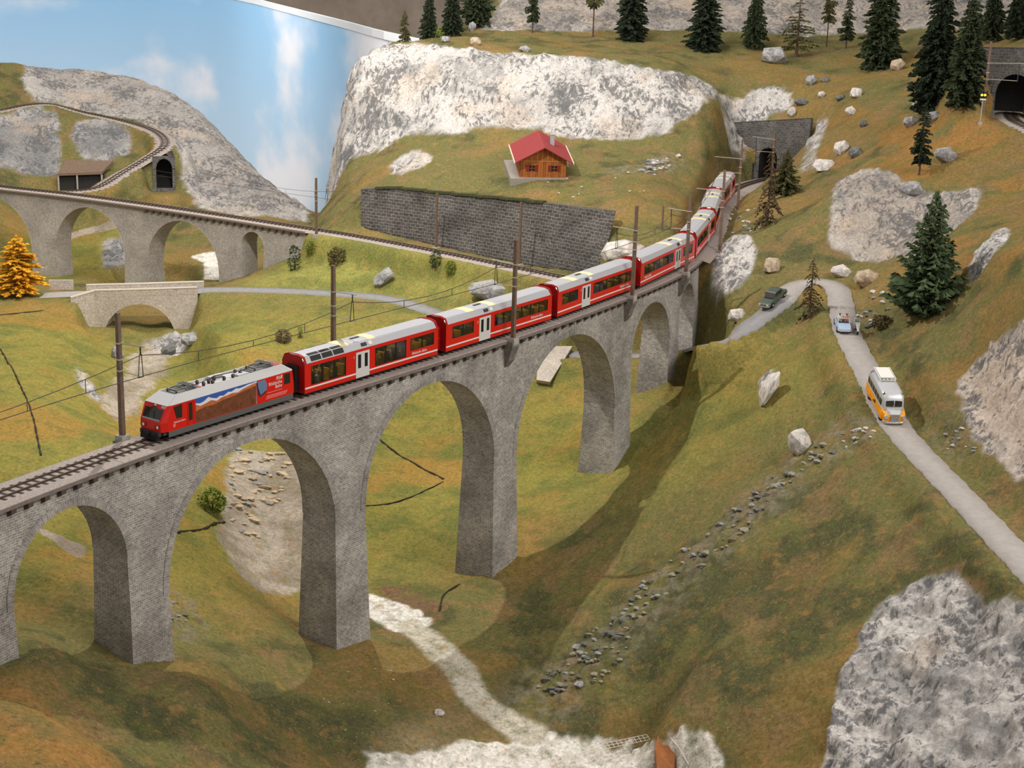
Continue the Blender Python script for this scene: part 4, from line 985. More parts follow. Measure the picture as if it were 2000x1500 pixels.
cA = make_coach('red coach with panorama roof panes behind the locomotive', 18.3, [(.8, 5.3, .98, 2.66, 3), (9.2, 13.6, .98, 2.66, 3), (14.2, 17.7, 1.45, 2.62, 2)], (6.6, 8.4), True, False, True)
place(cA, sA, 18.3)
pitch = 19.45
labels = ['red coach between the panorama coach and the next coach', 'third red coach counted from the locomotive', 'red coach with yellow lit windows over the narrow arches', 'red coach just past the end of the viaduct', 'red coach sixth from the locomotive, half hidden by masts', 'last red coach close to the tunnel portal']
s = sA + pitch
for k, lb in enumerate(labels):
    L = 18.35 if k < 2 else 19.1
    c = make_coach(lb, L, wB if k < 2 else [(1.0, 4.5, 1.45, 2.62, 2), (8.0, 18.0, 1.45, 2.62, 6)], (5.4, 7.3), False, k >= 2); place(c, s, L); s += pitch if k < 2 else 20.2

# locomotive
def make_loco(L):
    root = thing('locomotive', 'red electric locomotive with mountain mural leading the train', 'locomotive')
    z0, z1, zt = .74, 2.80, 3.42; W1, W2 = 1.36, 1.05
    mb = MB()
    # stations along the length: (x, half width bottom, half width top)
    A = [(-.42, z0, 1.02), (-.02, z0, .0)]
    def ring(x, w): return [(x, w, z0), (x, w, z1), (x, -w, z1), (x, -w, z0)]
    # front: vertical lower face, raked windscreen
    fl = [(0, 1.12, z0), (.0, 1.14, 1.55), (-.62, 1.22, z1)]
    for sgn in (1, -1):
        pts = [(0, sgn * 1.10, z0), (0.02, sgn * 1.12, 1.5), (-.62, sgn * 1.24, z1)]
        cs = [(-.55, sgn * W1, z0), (-.5, sgn * W1, 1.5), (-1.0, sgn * W1, z1)]
        bs_ = [(-L + .35, sgn * W1, z0), (-L + .35, sgn * W1, 1.5), (-L + .55, sgn * W1, z1)]
        es = [(-L, sgn * 1.12, z0), (-L, sgn * 1.12, 1.5), (-L + .3, sgn * 1.2, z1)]
        mb.grid([pts, cs, bs_, es], None, 0, sgn < 0)
    mb.grid([[(0, 1.10, z0), (0.02, 1.12, 1.5), (-.62, 1.24, z1)], [(0, -1.10, z0), (0.02, -1.12, 1.5), (-.62, -1.24, z1)]], None, 0, True)
    mb.grid([[(-L, 1.12, z0), (-L, 1.12, 1.5), (-L + .3, 1.2, z1)], [(-L, -1.12, z0), (-L, -1.12, 1.5), (-L + .3, -1.2, z1)]], None, 0, False)
    body = mb.build('body', red, root)
    # roof with chamfered edges
    base = [(-.58, 1.24), (-.98, W1 + .02), (-L + .55, W1 + .02), (-L + .28, 1.2), (-L + .28, -1.2), (-L + .55, -W1 - .02), (-.98, -W1 - .02), (-.58, -1.24)]
    topr = [(-1.75, .92), (-2.0, .98), (-L + 1.5, .98), (-L + 1.3, .92), (-L + 1.3, -.92), (-L + 1.5, -.98), (-2.0, -.98), (-1.75, -.92)]
    mb = MB(); n = 8
    mb.add([(x, y, z1) for x, y in base] + [(x, y, zt) for x, y in topr] + [(x, y * .9, zt) for x, y in topr] + [(x + (-.12 if x > -5 else .12), y * .9, zt - .16) for x, y in topr],
           [(i, (i + 1) % n, n + (i + 1) % n, n + i) for i in range(n)] + [(n + i, n + (i + 1) % n, 2 * n + (i + 1) % n, 2 * n + i) for i in range(n)] + [(2 * n + i, 2 * n + (i + 1) % n, 3 * n + (i + 1) % n, 3 * n + i) for i in range(n)] + [tuple(3 * n + i for i in range(n))])
    roof = mb.build('roof', mat('pale_loco_roof', (194, 193, 192), .45, spec=.4), root)
    gm = mat('pantograph_grey', (108, 108, 106), .5, metal=.3); ins = mat('brown_insulator', (70, 48, 44), .4); pinkm = mat('faded_red_tray', (168, 62, 74), .6)
    for xp, nm in ((-3.2, 'pantograph'), (-L + 3.2, 'pantograph')):
        MB().box(xp - 1.35, xp + 1.35, -.75, .75, zt - .15, zt - .05).build('tray', gm, roof)
        MB().box(xp - 1.6 if xp > -6 else xp - 2.2, xp - 1.35 if xp > -6 else xp - 1.35, -.7, .7, zt - .15, zt - .02).build('faded_tray', pinkm, roof)
        p = MB()
        for y in (-.55, .55):
            p.bar((xp - 1.1, y, zt + .02), (xp + 1.0, y * .8, zt + .14), .07); p.bar((xp + 1.0, y * .8, zt + .14), (xp - .7, y * .9, zt + .24), .06)
        for x in (-.95, -.7, -.45): p.bar((xp + x, -.8, zt + .26), (xp + x, .8, zt + .26), .10, .06)
        p.bar((xp + .95, -.5, zt + .14), (xp + .95, .5, zt + .14), .12); p.bar((xp - 1.1, -.6, zt + .02), (xp - 1.1, .6, zt + .02), .12)
        pa = p.build(nm, gm, root)
        for x in (-.9, .9):
            for y in (-.5, .5): MB().tube([(xp + x, y, zt - .06), (xp + x, y, zt + .06)], .08, 8).build('insulator', ins, pa)
    for x, y in ((-5.4, .35), (-6.2, .1), (-6.2, .55), (-7.1, -.2), (-7.6, .45), (-8.6, .45), (-9.7, .2), (-9.7, -.4), (-5.4, -.4)):
        MB().tube([(x, y, zt - .15), (x, y, zt + .05), (x, y, zt + .18)], [.12, .16, .08], 8).build('insulator', ins, roof)
    q = MB(); q.tube([(-4.9, .2, zt + .1), (-6.2, .1, zt + .18), (-7.1, -.2, zt + .2), (-9.7, .2, zt + .18), (-10.6, 0, zt + .1)], .04, 5); q.tube([(-6.2, .1, zt + .18), (-7.6, .45, zt + .18)], .04, 5); q.build('roof_cable', under, roof)
    q = MB(); q.box(-8.2, -6.8, -.75, -.3, zt - .15, zt + .12); q.box(-10.2, -9.0, .0, .7, zt - .15, zt + .02); q.build('roof_equipment', roof_m, roof)
    # windscreen lies on the raked plane, side windows, cab door
    def front(u, w, e=.02):     # u across -1..1, w up 0..1 on the raked part
        z = 1.5 + (z1 - 1.5) * w; x = .02 - .64 * w; return (x + e, u * (1.12 + .12 * w), z + e * .4)
    MB().add([front(-.86, .08), front(.86, .08), front(.84, .74), (front(.3, .74)), front(.12, .86), front(-.12, .86), front(-.3, .74), front(-.84, .74)], [tuple(range(8))]).build('windscreen', dark_glass, body)
    ws = MB(); ws.add([front(-.86, .08, .035), front(.86, .08, .035), front(.86, .17, .035), front(-.86, .17, .035)], [(0, 1, 2, 3)]); ws.build('windscreen_sill', mat('grey_sill', (150, 150, 146), .4), body)
    wp = MB(); wp.bar(front(.3, .16, .06), front(.05, .62, .06), .03); wp.bar(front(-.3, .16, .06), front(-.5, .62, .06), .03); wp.build('wiper', black, body)
    lm = mat('headlamp_lens', (236, 226, 200), .2, spec=.6)
    for u in (.72, -.72):
        MB().tube([(0.0, u * 1.1, 1.12), (.06, u * 1.1, 1.12)], .13, 10).build('headlamp', lm, body)
        MB().box(.0, .05, u * 1.1 - .3, u * 1.1 + .3, .98, 1.26).build('lamp_housing', mat('dark_red_panel', (150, 20, 14), .4), body)
    MB().add([front(-.08, .88), front(.08, .88), front(.08, .97), front(-.08, .97)], [(0, 1, 2, 3)]).build('headlamp', lm, body)
    lettering('RhB', .3, Matrix.Translation(front(.55, .82, .03)) @ Matrix(((0, -.447, .894, 0), (1, 0, 0, 0), (0, .894, .447, 0), (0, 0, 0, 1))), white_m, body, shear=.3)
    for s in (1, -1):
        y = s * (W1 + .012); f = lambda pts, nm, m, par=body, yy=y: MB().add([(-x, yy, z) for x, z in pts], [tuple(range(len(pts)))]).build(nm, m, par)
        f([(1.15, 2.62), (2.05, 2.70), (2.05, 1.62), (1.45, 1.62)], 'cab_window', dark_glass)
        f([(2.75, 2.62), (3.15, 2.62), (3.15, 1.15), (2.75, 1.15)], 'cab_door_window', dark_glass)
        dd = MB(); dd.bar((-2.62, y, .8), (-2.62, y, 2.72), .02); dd.bar((-3.28, y, .8), (-3.28, y, 2.72), .02); dd.build('cab_door_edge', red_d, body)
        f([(L - 1.5, 2.66), (L - .75, 2.62), (L - .75, 1.75), (L - 1.5, 1.75)], 'rear_window', dark_glass)
        # mural painted on the side
        y0 = s * (W1 + .010)
        xa, xb = 3.5, 11.6
        mt = [(3.5, 2.40), (4.0, 2.30), (4.4, 2.38), (4.9, 2.62), (5.3, 2.45), (5.8, 2.32), (6.2, 2.44), (6.6, 2.36), (7.1, 2.56), (7.5, 2.50), (8.0, 2.66), (8.4, 2.58), (8.9, 2.62), (9.4, 2.70), (9.9, 2.70), (10.4, 2.76)]
        hl = [(3.5, 2.30), (4.0, 2.08), (4.6, 2.16), (5.2, 2.30), (5.8, 2.10), (6.4, 2.26), (7.0, 2.30), (7.6, 2.36), (8.2, 2.28), (8.8, 2.44), (9.6, 2.56), (10.3, 2.66)]
        hl2 = [(3.5, 1.75), (4.5, 1.90), (5.5, 1.86), (6.5, 2.02), (7.5, 2.06), (8.5, 2.2), (9.5, 2.30), (10.3, 2.40)]
        rows = lambda a, b, k, nm, m: MB().grid([[(-x, s * (W1 + k), z), (-x, s * (W1 + k), np.interp(x, [p[0] for p in b], [p[1] for p in b]) if isinstance(b, list) else b)] for x, z in a], None, 0, s < 0).build(nm, m, body)
        top_ = [(x, 2.79) for x in np.linspace(xa, 10.6, 24)]
        rows([(x, .80) for x in np.linspace(xa, 10.6, 24)], 2.79, .008, 'mural_sky', mat('mural_blue', (58, 92, 168), .35))
        rows([(x, .80) for x, z in mt], mt, .012, 'mural_snow_peaks', mat('mural_snow', (222, 216, 218), .35))
        rows([(x, .80) for x, z in hl], hl, .016, 'mural_hills', mat('mural_rust_hills', (186, 104, 60), .4, noise=.35, nscale=1.8))
        rows([(x, .80) for x, z in hl2], hl2, .020, 'mural_forest', mat('mural_brown_forest', (112, 66, 44), .4, noise=.4, nscale=2.2))
        MB().add([(-x, s * (W1 + .012), z) for x, z in ((9.4, .80), (9.9, 1.5), (10.25, 2.5), (10.6, 2.79), (12.0, 2.79), (12.0, .80))], [tuple(range(6))]).build('mural_train_front', red, body)
        MB().add([(-x, s * (W1 + .024), z) for x, z in ((10.5, 2.66), (11.35, 2.72), (11.62, 2.3), (11.55, 1.75), (10.85, 1.45), (10.6, 2.1))], [tuple(range(6))]).build('mural_train_window', mat('mural_window_blue', (104, 124, 158), .25), body)
        MB().add([(-x, s * (W1 + .022), z) for x, z in ((10.35, 2.6), (10.5, 2.66), (10.6, 2.1), (10.85, 1.45), (11.55, 1.75), (11.55, 1.6), (10.8, 1.28), (10.5, 1.6))], [tuple(range(8))]).build('mural_train_shadow', mat('mural_dark', (62, 44, 52), .4), body)
        xr = L - 1.75
        lo = side_M(-xr, s * (W1 + .012), 2.40, s)
        for txt, z, sz in (('RhB', 2.36, .46), ('Rh\u00e4tische', 2.0, .42), ('Bahn', 1.66, .42)):
            lettering(txt, sz, side_M(-(xr if s > 0 else xr - 0) + (0 if s > 0 else -2.0), s * (W1 + .012), z, s), white_m, body, align='RIGHT' if s > 0 else 'LEFT', shear=.3 if txt == 'RhB' else 0)
        for z, a, b in ((1.42, 1.8, .0), (1.16, 1.9, -.65), (1.06, 1.9, -.6), (.94, 2.0, -.5)):
            MB().box(-(xr - b * -1) if False else -(xr - b), -(xr - a), min(y0, y0 + s * .006), max(y0, y0 + s * .006), z, z + .045).build('fine_print_line', mat('faint_white_print', (226, 150, 140), .5), body)
        lettering('Rh\u00e4tische Bahn', .2, side_M(-1.15 + (0 if s > 0 else -1.5), s * (W1 + .012), 1.3, s), white_m, body)
        MB().tube([(-1.2, s * (W1), 1.12), (-1.2, s * (W1 + .012), 1.12)], .16, 12).build('emblem', mat('pink_emblem', (220, 110, 100), .5), body)
    # skirt, bogies, buffer beam
    sk = MB()
    for s in (1, -1): sk.box(-L + .4, -.6, min(s * 1.30, s * 1.36), max(s * 1.30, s * 1.36), .28, .74)
    sk.build('skirt', skirt_m, root)
    MB().box(-L + .2, -.2, -1.2, 1.2, .45, .74).build('underframe', under, root)
    MB().box(-.1, .18, -1.05, 1.05, .42, .76).build('buffer_beam', under, root)
    MB().box(-.1, .30, -.9, .9, .1, .42).build('snow_plough', black, root)
    cp = MB(); cp.tube([(.1, 0, .6), (.55, 0, .6)], .12, 8); cp.tube([(.5, 0, .6), (.62, 0, .6)], .24, 10); cp.build('coupler', black, root)
    for y in (.75, -.75):
        h = MB(); h.tube([(.18, y, .7), (.3, y, .45), (.18, y, .3)], .05, 6); h.build('brake_hose', black, root)
    for xb in (-2.9, -L / 2, -L + 2.9):
        b_ = MB().box(xb - 1.5, xb + 1.5, -1.0, 1.0, .1, .5).build('bogie', under, root)
        for dx in (-.95, .95):
            for s in (1, -1): MB().tube([(xb + dx, s * .44, .45), (xb + dx, s * .62, .45)], .45, 14).build('wheel', MATS['steel_wheel'], b_)
    return root
LL = 15.2
loco = make_loco(LL)
place(loco, sA - 1.1 - LL, LL)
# ------------------------------------------------------------------ masts and overhead wire
mast_m = mat('weathered_mast', (112, 92, 78), .8, noise=.25, nscale=2.5); steel = mat('pale_steel', (190, 184, 170), .4, metal=.4); wire_m = mat('dark_wire', (70, 62, 56), .6)
concrete = mat('concrete_foot', (170, 164, 156), .9, noise=.2, nscale=4)
def mast(label, line, t, a, h, foot, w=.34, arm=True, reach=None, z_up=7.6, z_lo=5.4, group='catenary masts'):
    """a pole beside the line with an arm over the track; a = offset of the pole from the centre line"""
    p = line.off(t, a); s = -1 if a > 0 else 1
    base = p[2] + foot
    root = thing('catenary_mast', label, 'mast', (p[0], p[1], base), group=group)
    d = line.dir(t); M = Matrix.Rotation(math.atan2(d[1], d[0]), 4, 'Z'); H_ = h - foot
    mb = MB(); k = w / 2
    vs = [M @ Vector((x * k * f, y * k * f, z)) for z, f in ((0, 1.12), (H_, .9)) for x, y in ((-1, -1), (1, -1), (1, 1), (-1, 1))]
    mb.add(vs, [(3, 2, 1, 0), (4, 5, 6, 7), (0, 1, 5, 4), (1, 2, 6, 5), (2, 3, 7, 6), (3, 0, 4, 7)]); mb.build('pole', mast_m, root)
    MB().box(-.42, .42, -.42, .42, -.3, .35, 0, M).build('foot', concrete, root)
    if arm:
        r = abs(a) + .2 if reach is None else reach
        zu, zl = z_up - foot, z_lo - foot; Y = s * r
        q = MB(); q.tube([M @ Vector((0, 0, zu)), M @ Vector((0, Y * 1.12, zu + .12))], .05, 5); q.build('upper_arm', steel, root)
        q = MB(); q.tube([M @ Vector((0, 0, zl)), M @ Vector((0, Y * .9, zl - .1))], .045, 5); q.build('lower_arm', steel, root)
        for zz in (zu, zl, zl + .9): MB().box(-k * 1.35, k * 1.35, -k * 1.35, k * 1.35, zz - .05, zz + .05, 0, M).build('clamp_band', steel, root)
        q = MB(); q.bar(M @ Vector((0, Y * .92, zu + .05)), M @ Vector((0, Y * .92, zu - .55)), .10); q.build('insulator', under, root)
        q = MB()
        for e in (-.16, .16): q.bar(M @ Vector((e * .6, Y * .92, zu - .5)), M @ Vector((e * 1.6, Y * .9, zl - .15)), .05)
        q.bar(M @ Vector((-.3, Y * .9, zl - .15)), M @ Vector((.3, Y * .9, zl - .15)), .06); q.build('hanger', under, root)
    return root
def s_main(px, py, z=-.2): return MAIN.near(*GZ(px, py, z)[:2])
mast_s = []
for lb, px, py, a, h, foot in [
    ('brown catenary mast beside the locomotive', 207, 850, 2.3, 10.0, -.2), ('catenary mast rising behind the roof of the panorama coach', 606, 722, 2.3, 10.0, -.2),
    ('catenary mast on a bracket before the third coach', 985, 668, -2.35, 10.1, -.25), ('catenary mast on a bracket over the narrow arches', 1220, 590, -2.35, 10.4, -.25),
    ('catenary mast at the last arch of the tall viaduct', 1338, 536, -2.35, 9.6, -.25), ('catenary mast beside the fifth coach above the rock', 1392, 505, -3.0, 10.4, -1.6),
    ('catenary mast beside the sixth coach', 1425, 412, -3.4, 10.6, -.6), ('catenary mast nearest the lower tunnel portal', 1475, 362, -3.4, 8.6, -.6)]:
    t = s_main(px, py, foot)
    if px == 985: t = PIER[4][0] + .2
    if px == 1220: t = PIER[5][0] + .3
    mast(lb, MAIN, t, a, h, foot); mast_s.append(t)
    if a == -2.35: bracket(t, -1, via)
for side, px in ((1, 207), (1, 606)): bracket(mast_s[0 if px == 207 else 1], 1, via)
for lb, px, py, h in [('thin catenary mast at the left end of the dark wall', 678, 441, 8.6), ('thin catenary mast before the middle of the dark wall', 856, 478, 8.0), ('thin catenary mast before the joint of the dark wall', 1019, 512, 8.8)]:
    t = b_s(px, py); mast(lb, BACK, t, 2.7 if px > 680 else -2.6, h, -.6, w=.3, arm=(px == 678), z_up=6.6, z_lo=5.0, group='masts of the single track')
t = TUN.near(*GY(1935, 236, 216)[:2]); mast('grey catenary mast in front of the upper tunnel', TUN, TUN_T - 5.5, 4.4, 10.6, -.3, group='masts of the upper tunnel line')
tpost = hit(1293, 450); rt = tag(MB().tube([(0, 0, -.5), (0, 0, 3.4)], .13, 6).build('wooden_post', mast_m, None, tpost), 'short dark wooden post on the grass left of the train', 'post')

# wires: messenger sags between masts, contact wire below, droppers
def overhead(label, line, supports, t_end, za=7.0, zc=5.3, sag=1.2, r=.035):
    root = thing('overhead_wire', label, 'overhead wire')
    sup = sorted(supports)
    c = MB(); c.tube([line.off(t, 0, zc) for t in np.arange(sup[0], t_end, 3)], r, 4); c.build('contact_wire', wire_m, root)
    m = MB()
    pts = []
    for a, b in zip(sup[:-1], sup[1:]):
        for q in np.linspace(0, 1, 9)[:-1]: pts.append(line.off(a + (b - a) * q, 0, za - sag * 4 * q * (1 - q)))
    pts.append(line.off(sup[-1], 0, za)); m.tube(pts, r, 4); m.build('messenger_wire', wire_m, root)
    for a, b in zip(sup[:-1], sup[1:]):
        n = max(3, int((b - a) / 5.5))
        for k in range(1, n):
            q = k / n; MB().tube([line.off(a + (b - a) * q, 0, zc), line.off(a + (b - a) * q, 0, za - sag * 4 * q * (1 - q))], r * .9, 4).build('dropper', wire_m, root)
    return root
overhead('dark overhead wire hanging above the red train', MAIN, [mast_s[0] - 34] + mast_s, PORTAL_T + 3)
overhead('thin overhead wire above the single track by the dark wall', BACK, [b_s(250, 392), b_s(450, 421), b_s(678, 455), b_s(856, 489), b_s(1019, 523)], b_s(1019, 523), 6.6, 5.0, .9, .025)

# colour light signal
sp = hit(1914, 243); sg = thing('railway_signal', 'small railway signal with two yellow lights by the upper tunnel', 'signal', sp)
MB().tube([(0, 0, -.4), (0, 0, 3.6)], .07, 6).build('post', steel, sg); MB().box(-.25, .25, -.25, .25, -.2, .25).build('foot', concrete, sg)
MB().box(-.48, .48, -.1, .12, 3.5, 4.35).build('signal_head', black, sg); MB().box(-.42, .42, -.14, -.1, 3.3, 3.5).build('number_plate', white_m, sg)
for x in (-.22, .22): MB().tube([(x, -.10, 4.0), (x, -.17, 4.0)], .15, 10).build('signal_lamp', mat('yellow_signal_light', (255, 200, 40), .3, emit=5), sg)

# ------------------------------------------------------------------ chalet
cpos = GY(1060, 343.5, 236.5) + np.array([0, 0, -.35])
ch = thing('chalet', 'brown wooden chalet with red roof on the grassy terrace', 'house', (cpos[0], cpos[1], cpos[2]), math.radians(5))
ch.rotation_euler = (math.radians(8.5), 0, math.radians(6))
wood = mat('orange_brown_planks', (164, 98, 46), .7, noise=.28, nscale=3.0); wood2 = mat('brown_planks', (146, 84, 42), .7, noise=.25, nscale=3.0); rroof = mat('red_roof', (150, 62, 62), .7, noise=.06, nscale=2)
padm = mat('grey_terrace', (150, 142, 132), .9, noise=.1)
CW, CD, ZE, ZP = 3.55, 8.2, 2.95, 4.9
MB().add([(-CW - 1.5, -.9, .12), (CW + 1.0, -.9, .12), (CW + 1.4, CD + 1, .12), (-CW - 1.7, CD + 1, .12), (-CW - 1.5, -.9, -1.8), (CW + 1.0, -.9, -1.8), (CW + 1.4, CD + 1, -1.8), (-CW - 1.7, CD + 1, -1.8)],
         [(0, 1, 2, 3), (0, 4, 5, 1), (1, 5, 6, 2), (2, 6, 7, 3), (3, 7, 4, 0)]).build('terrace', padm, ch)
wl = MB(); wl.add([(-CW, 0, .1), (CW, 0, .1), (CW, 0, ZE), (0, 0, ZP), (-CW, 0, ZE), (-CW, CD, .1), (CW, CD, .1), (CW, CD, ZE), (0, CD, ZP), (-CW, CD, ZE)],
               [(0, 1, 2, 3, 4), (9, 8, 7, 6, 5), (1, 6, 7, 2), (5, 0, 4, 9)]); walls = wl.build('walls', wood2, ch)
n_pl = 18
for k in range(n_pl):                                     # upright planks of the gable
    x0 = -CW + 2 * CW * k / n_pl + .02; x1 = -CW + 2 * CW * (k + 1) / n_pl - .02; xm = (x0 + x1) / 2
    MB().box(x0, x1, -.05, 0, .12, 2.68).build('plank', wood if k % 3 else wood2, walls)
    zt0 = ZE + (ZP - ZE) * (1 - abs(xm) / CW) - .05
    if zt0 > 2.85: MB().box(x0, x1, -.09, 0, 2.72, zt0).build('plank', wood2 if k % 2 else wood, walls)
for k in range(20):
    y0 = CD * k / 20 + .02; y1 = CD * (k + 1) / 20 - .02
    for s in (1, -1): MB().box(min(s * CW, s * (CW + .05)), max(s * CW, s * (CW + .05)), y0, y1, .12, ZE - .05).build('plank', wood if k % 2 else wood2, walls)
MB().box(-CW, CW, -.1, 0, 2.66, 2.74).build('ledge', mat('pale_ledge', (190, 140, 70), .7), walls)
shut = mat('red_brown_shutter', (120, 44, 34), .7); 
for xw in (-1.75, 1.7):
    w = MB().box(xw - .42, xw + .42, -.09, -.02, 1.15, 2.0).build('window', mat('dark_window', (34, 30, 30), .3), ch)
    q = MB(); q.box(xw - .03, xw + .03, -.11, -.05, 1.15, 2.0); q.box(xw - .42, xw + .42, -.11, -.05, 1.55, 1.6); q.build('glazing_bar', wood, w)
    for s in (-1, 1): MB().box(xw + s * .66 - .24, xw + s * .66 + .24, -.12, -.04, 1.1, 2.05).build('shutter', shut, w)
for s in (-1, 1):
    rf = MB(); e = 1.05; hx = CW + .95; hz = ZE - .95 * (ZP - ZE) / CW
    vs = [(0, -e, ZP + .1), (s * hx, -e, hz + .1), (s * hx, CD + .7, hz + .1), (0, CD + .7, ZP + .1)]
    rf.add(vs + [(x, y, z + .2) for x, y, z in vs], [(0, 1, 2, 3), (7, 6, 5, 4), (0, 4, 5, 1), (1, 5, 6, 2), (2, 6, 7, 3)]); ro = rf.build('roof_slope', rroof, ch)
    MB().bar((s * (hx + .05), -e, hz + .2), (s * (hx + .05), CD + .7, hz + .2), .14, .26).build('gutter', mat('cream_gutter', (226, 208, 184), .6), ro)
    for j in range(1, 9):                                 # seams of the roof
        q = j / 9; MB().bar((0, -e + (CD + e + .7) * q, ZP + .32), (s * hx, -e + (CD + e + .7) * q, hz + .32), .04, .04).build('roof_seam', rroof, ro)
MB().box(1.35, 1.95, 3.4, 4.0, ZP - 1.6, ZP + 1.0).build('chimney', mat('grey_chimney', (170, 174, 178), .8, noise=.15), ch)
MB().box(1.28, 2.02, 3.33, 4.07, ZP + 1.0, ZP + 1.1).build('chimney_cap', concrete, ch)

# ------------------------------------------------------------------ road vehicles
def loft(mb, sections, mi=0, cap=True):
    """sections: rings of points"""
    n = len(sections[0]); mb.grid([list(r) + [r[0]] for r in sections], None, mi)
    if cap: mb.add(sections[0], [tuple(range(n))], mi); mb.add(sections[-1], [tuple(range(n - 1, -1, -1))], mi)
    return mb
def arch_ring(x, w, z0, z1, bul=.85, n=7):
    """bus-like cross section at x: flat bottom, rounded roof"""
    pts = [(x, -w, z0)]
    for k in range(n + 1):
        a = math.pi * k / n; c, s_ = math.cos(a), math.sin(a)
        pts.append((x, -w * (abs(c) ** .45) * (1 if c > 0 else -1), z0 + (z1 - z0) * (.62 + .38 * s_ ** .8)))
    pts.append((x, w, z0)); return pts
def place_on_road(root, px, py, Y, heading_fwd, dx=0):
    w = GY(px, py, Y); t = ROAD.near(w[0], w[1]); d = ROAD.dir(t) * heading_fwd
    a = (w[:2] - ROAD.at(t)[:2]) @ ROAD.nor(t)[:2]; p = ROAD.off(t, float(np.clip(a, -.9, .9)), .10)
    slope = (ROAD.at(t + 1)[2] - ROAD.at(t - 1)[2]) / 2 * heading_fwd
    root.location = p; root.rotation_euler = Matrix.Rotation(math.atan2(d[1], d[0]), 3, 'Z').to_euler(); root.rotation_euler = (0, -math.atan(slope), math.atan2(d[1], d[0]))
orange = mat('bus_orange', (246, 160, 20), .35, spec=.5); silver = mat('bus_silver', (196, 196, 198), .35, metal=.3, spec=.5); chrome = mat('chrome_bumper', (206, 206, 204), .25, metal=.7); tyre = mat('black_tyre', (26, 26, 26), .8)
bus = thing('bus', 'orange and silver vintage bus driving down the road', 'bus')
Lb = 7.2
lower = MB(); loft(lower, [[(x, -w, .42), (x, -w * 1.0, 1.28 if x < 2.6 else z), (x, w, 1.28 if x < 2.6 else z), (x, w, .42)] for x, w, z in ((-3.6, 1.02, 1.28), (-3.4, 1.15, 1.28), (2.2, 1.15, 1.28), (2.75, 1.12, 1.22), (3.3, 1.0, 1.12), (3.6, .72, 1.02))]); lower.build('lower_body', orange, bus)
uppr = MB(); loft(uppr, [arch_ring(x, w, 1.26, z) for x, w, z in ((-3.62, .85, 2.35), (-3.3, 1.08, 2.72), (-2.4, 1.13, 2.82), (1.4, 1.13, 2.82), (2.0, 1.1, 2.74), (2.4, 1.02, 2.45), (2.62, .98, 1.9), (2.75, .98, 1.45))]); ub = uppr.build('upper_body', silver, bus, smooth=True)
hood = MB(); loft(hood, [[(x, -w, 1.15), (x, -w * .8, z), (x, w * .8, z), (x, w, 1.15)] for x, w, z in ((2.5, .95, 1.58), (3.2, .75, 1.42), (3.62, .45, 1.2))]); hood.build('bonnet', silver, bus)
gr = MB().box(3.55, 3.68, -.42, .42, .5, 1.22).build('grille', mat('grille_grey', (150, 146, 144), .4, metal=.3), bus)
for k in range(6): MB().box(3.68, 3.71, -.38 + k * .14, -.34 + k * .14, .52, 1.2).build('grille_bar', chrome, gr)
for s in (1, -1):
    MB().add([(2.70, s * .06, 1.62), (2.66, s * .78, 1.62), (2.50, s * .80, 2.12), (2.54, s * .06, 2.2)], [(0, 1, 2, 3)]).build('windscreen_pane', dark_glass, ub).location = (.07, 0, .03)
    for k in range(6):
        x = -3.05 + k * .88; MB().box(x, x + .74, min(s * 1.10, s * 1.145), max(s * 1.10, s * 1.145), 1.5, 2.08).build('side_window', dark_glass, ub)
        MB().add([(x + .05, s * .98, 2.52), (x + .69, s * .98, 2.52), (x + .69, s * .80, 2.68), (x + .05, s * .80, 2.68)], [(0, 1, 2, 3)]).build('roof_light', dark_glass, ub).location = (0, s * .03, .04)
    for x in (2.35, -2.1):
        fd = MB(); loft(fd, [[(x + .68 * math.cos(a), s * yy, .42 + .62 * math.sin(a)) for a in np.linspace(math.pi, 0, 9)] for yy in (.9, 1.22)]); fd.build('wheel_arch', orange if x > 0 else orange, bus)
        wv = MB().tube([(x, s * .92, .42), (x, s * 1.18, .42)], .42, 16).build('wheel', tyre, bus); MB().tube([(x, s * 1.17, .42), (x, s * 1.25, .42)], .2, 10).build('hub', chrome, wv)
    MB().tube([(3.2, s * .86, .92), (3.55, s * .86, .95), (3.66, s * .86, .95)], [.12, .22, .2], 12).build('headlamp', chrome, bus)
    MB().box(-3.3, 2.4, min(s * 1.15, s * 1.17), max(s * 1.15, s * 1.17), 1.22, 1.28).build('trim_line', chrome, bus)
    # post horn emblem on the side
    hn = MB(); hn.tube([(.2 + .16 * math.cos(a), s * 1.165, .9 + .16 * math.sin(a)) for a in np.linspace(0, 2 * math.pi, 13)], .03, 5); hn.tube([(.3, s * 1.165, .95), (-.35, s * 1.165, .78)], [.03, .08], 5); hn.build('horn_emblem', black, bus)
bp_ = MB(); bp_.tube([(3.35, -1.12, .42), (3.72, -.75, .40), (3.8, 0, .40), (3.72, .75, .40), (3.35, 1.12, .42)], .11, 8); bp_.build('bumper', chrome, bus)
rk_ = MB()
for y in (-.72, -.36, 0, .36, .72): rk_.bar((-3.0, y, 2.98), (-.4, y, 2.98), .07)
for x in (-3.0, -2.1, -1.2, -.4): rk_.bar((x, -.8, 2.96), (x, .8, 2.96), .07)
for x in (-3.0, -.4):
    for y in (-.75, .75): rk_.bar((x, y, 2.7), (x, y, 3.1), .06)
for y in (-.8, .8): rk_.bar((-3.05, y, 3.1), (-.35, y, 3.1), .05)
rack = rk_.build('roof_rack', mat('white_rack', (226, 224, 220), .4), bus)
MB().box(-2.9, -.6, -.68, .68, 3.02, 3.16).build('luggage_cover', mat('pale_luggage_cover', (220, 216, 210), .6), rack)
MB().box(2.64, 2.74, -.035, .035, 1.55, 2.25).build('windscreen_post', silver, ub)
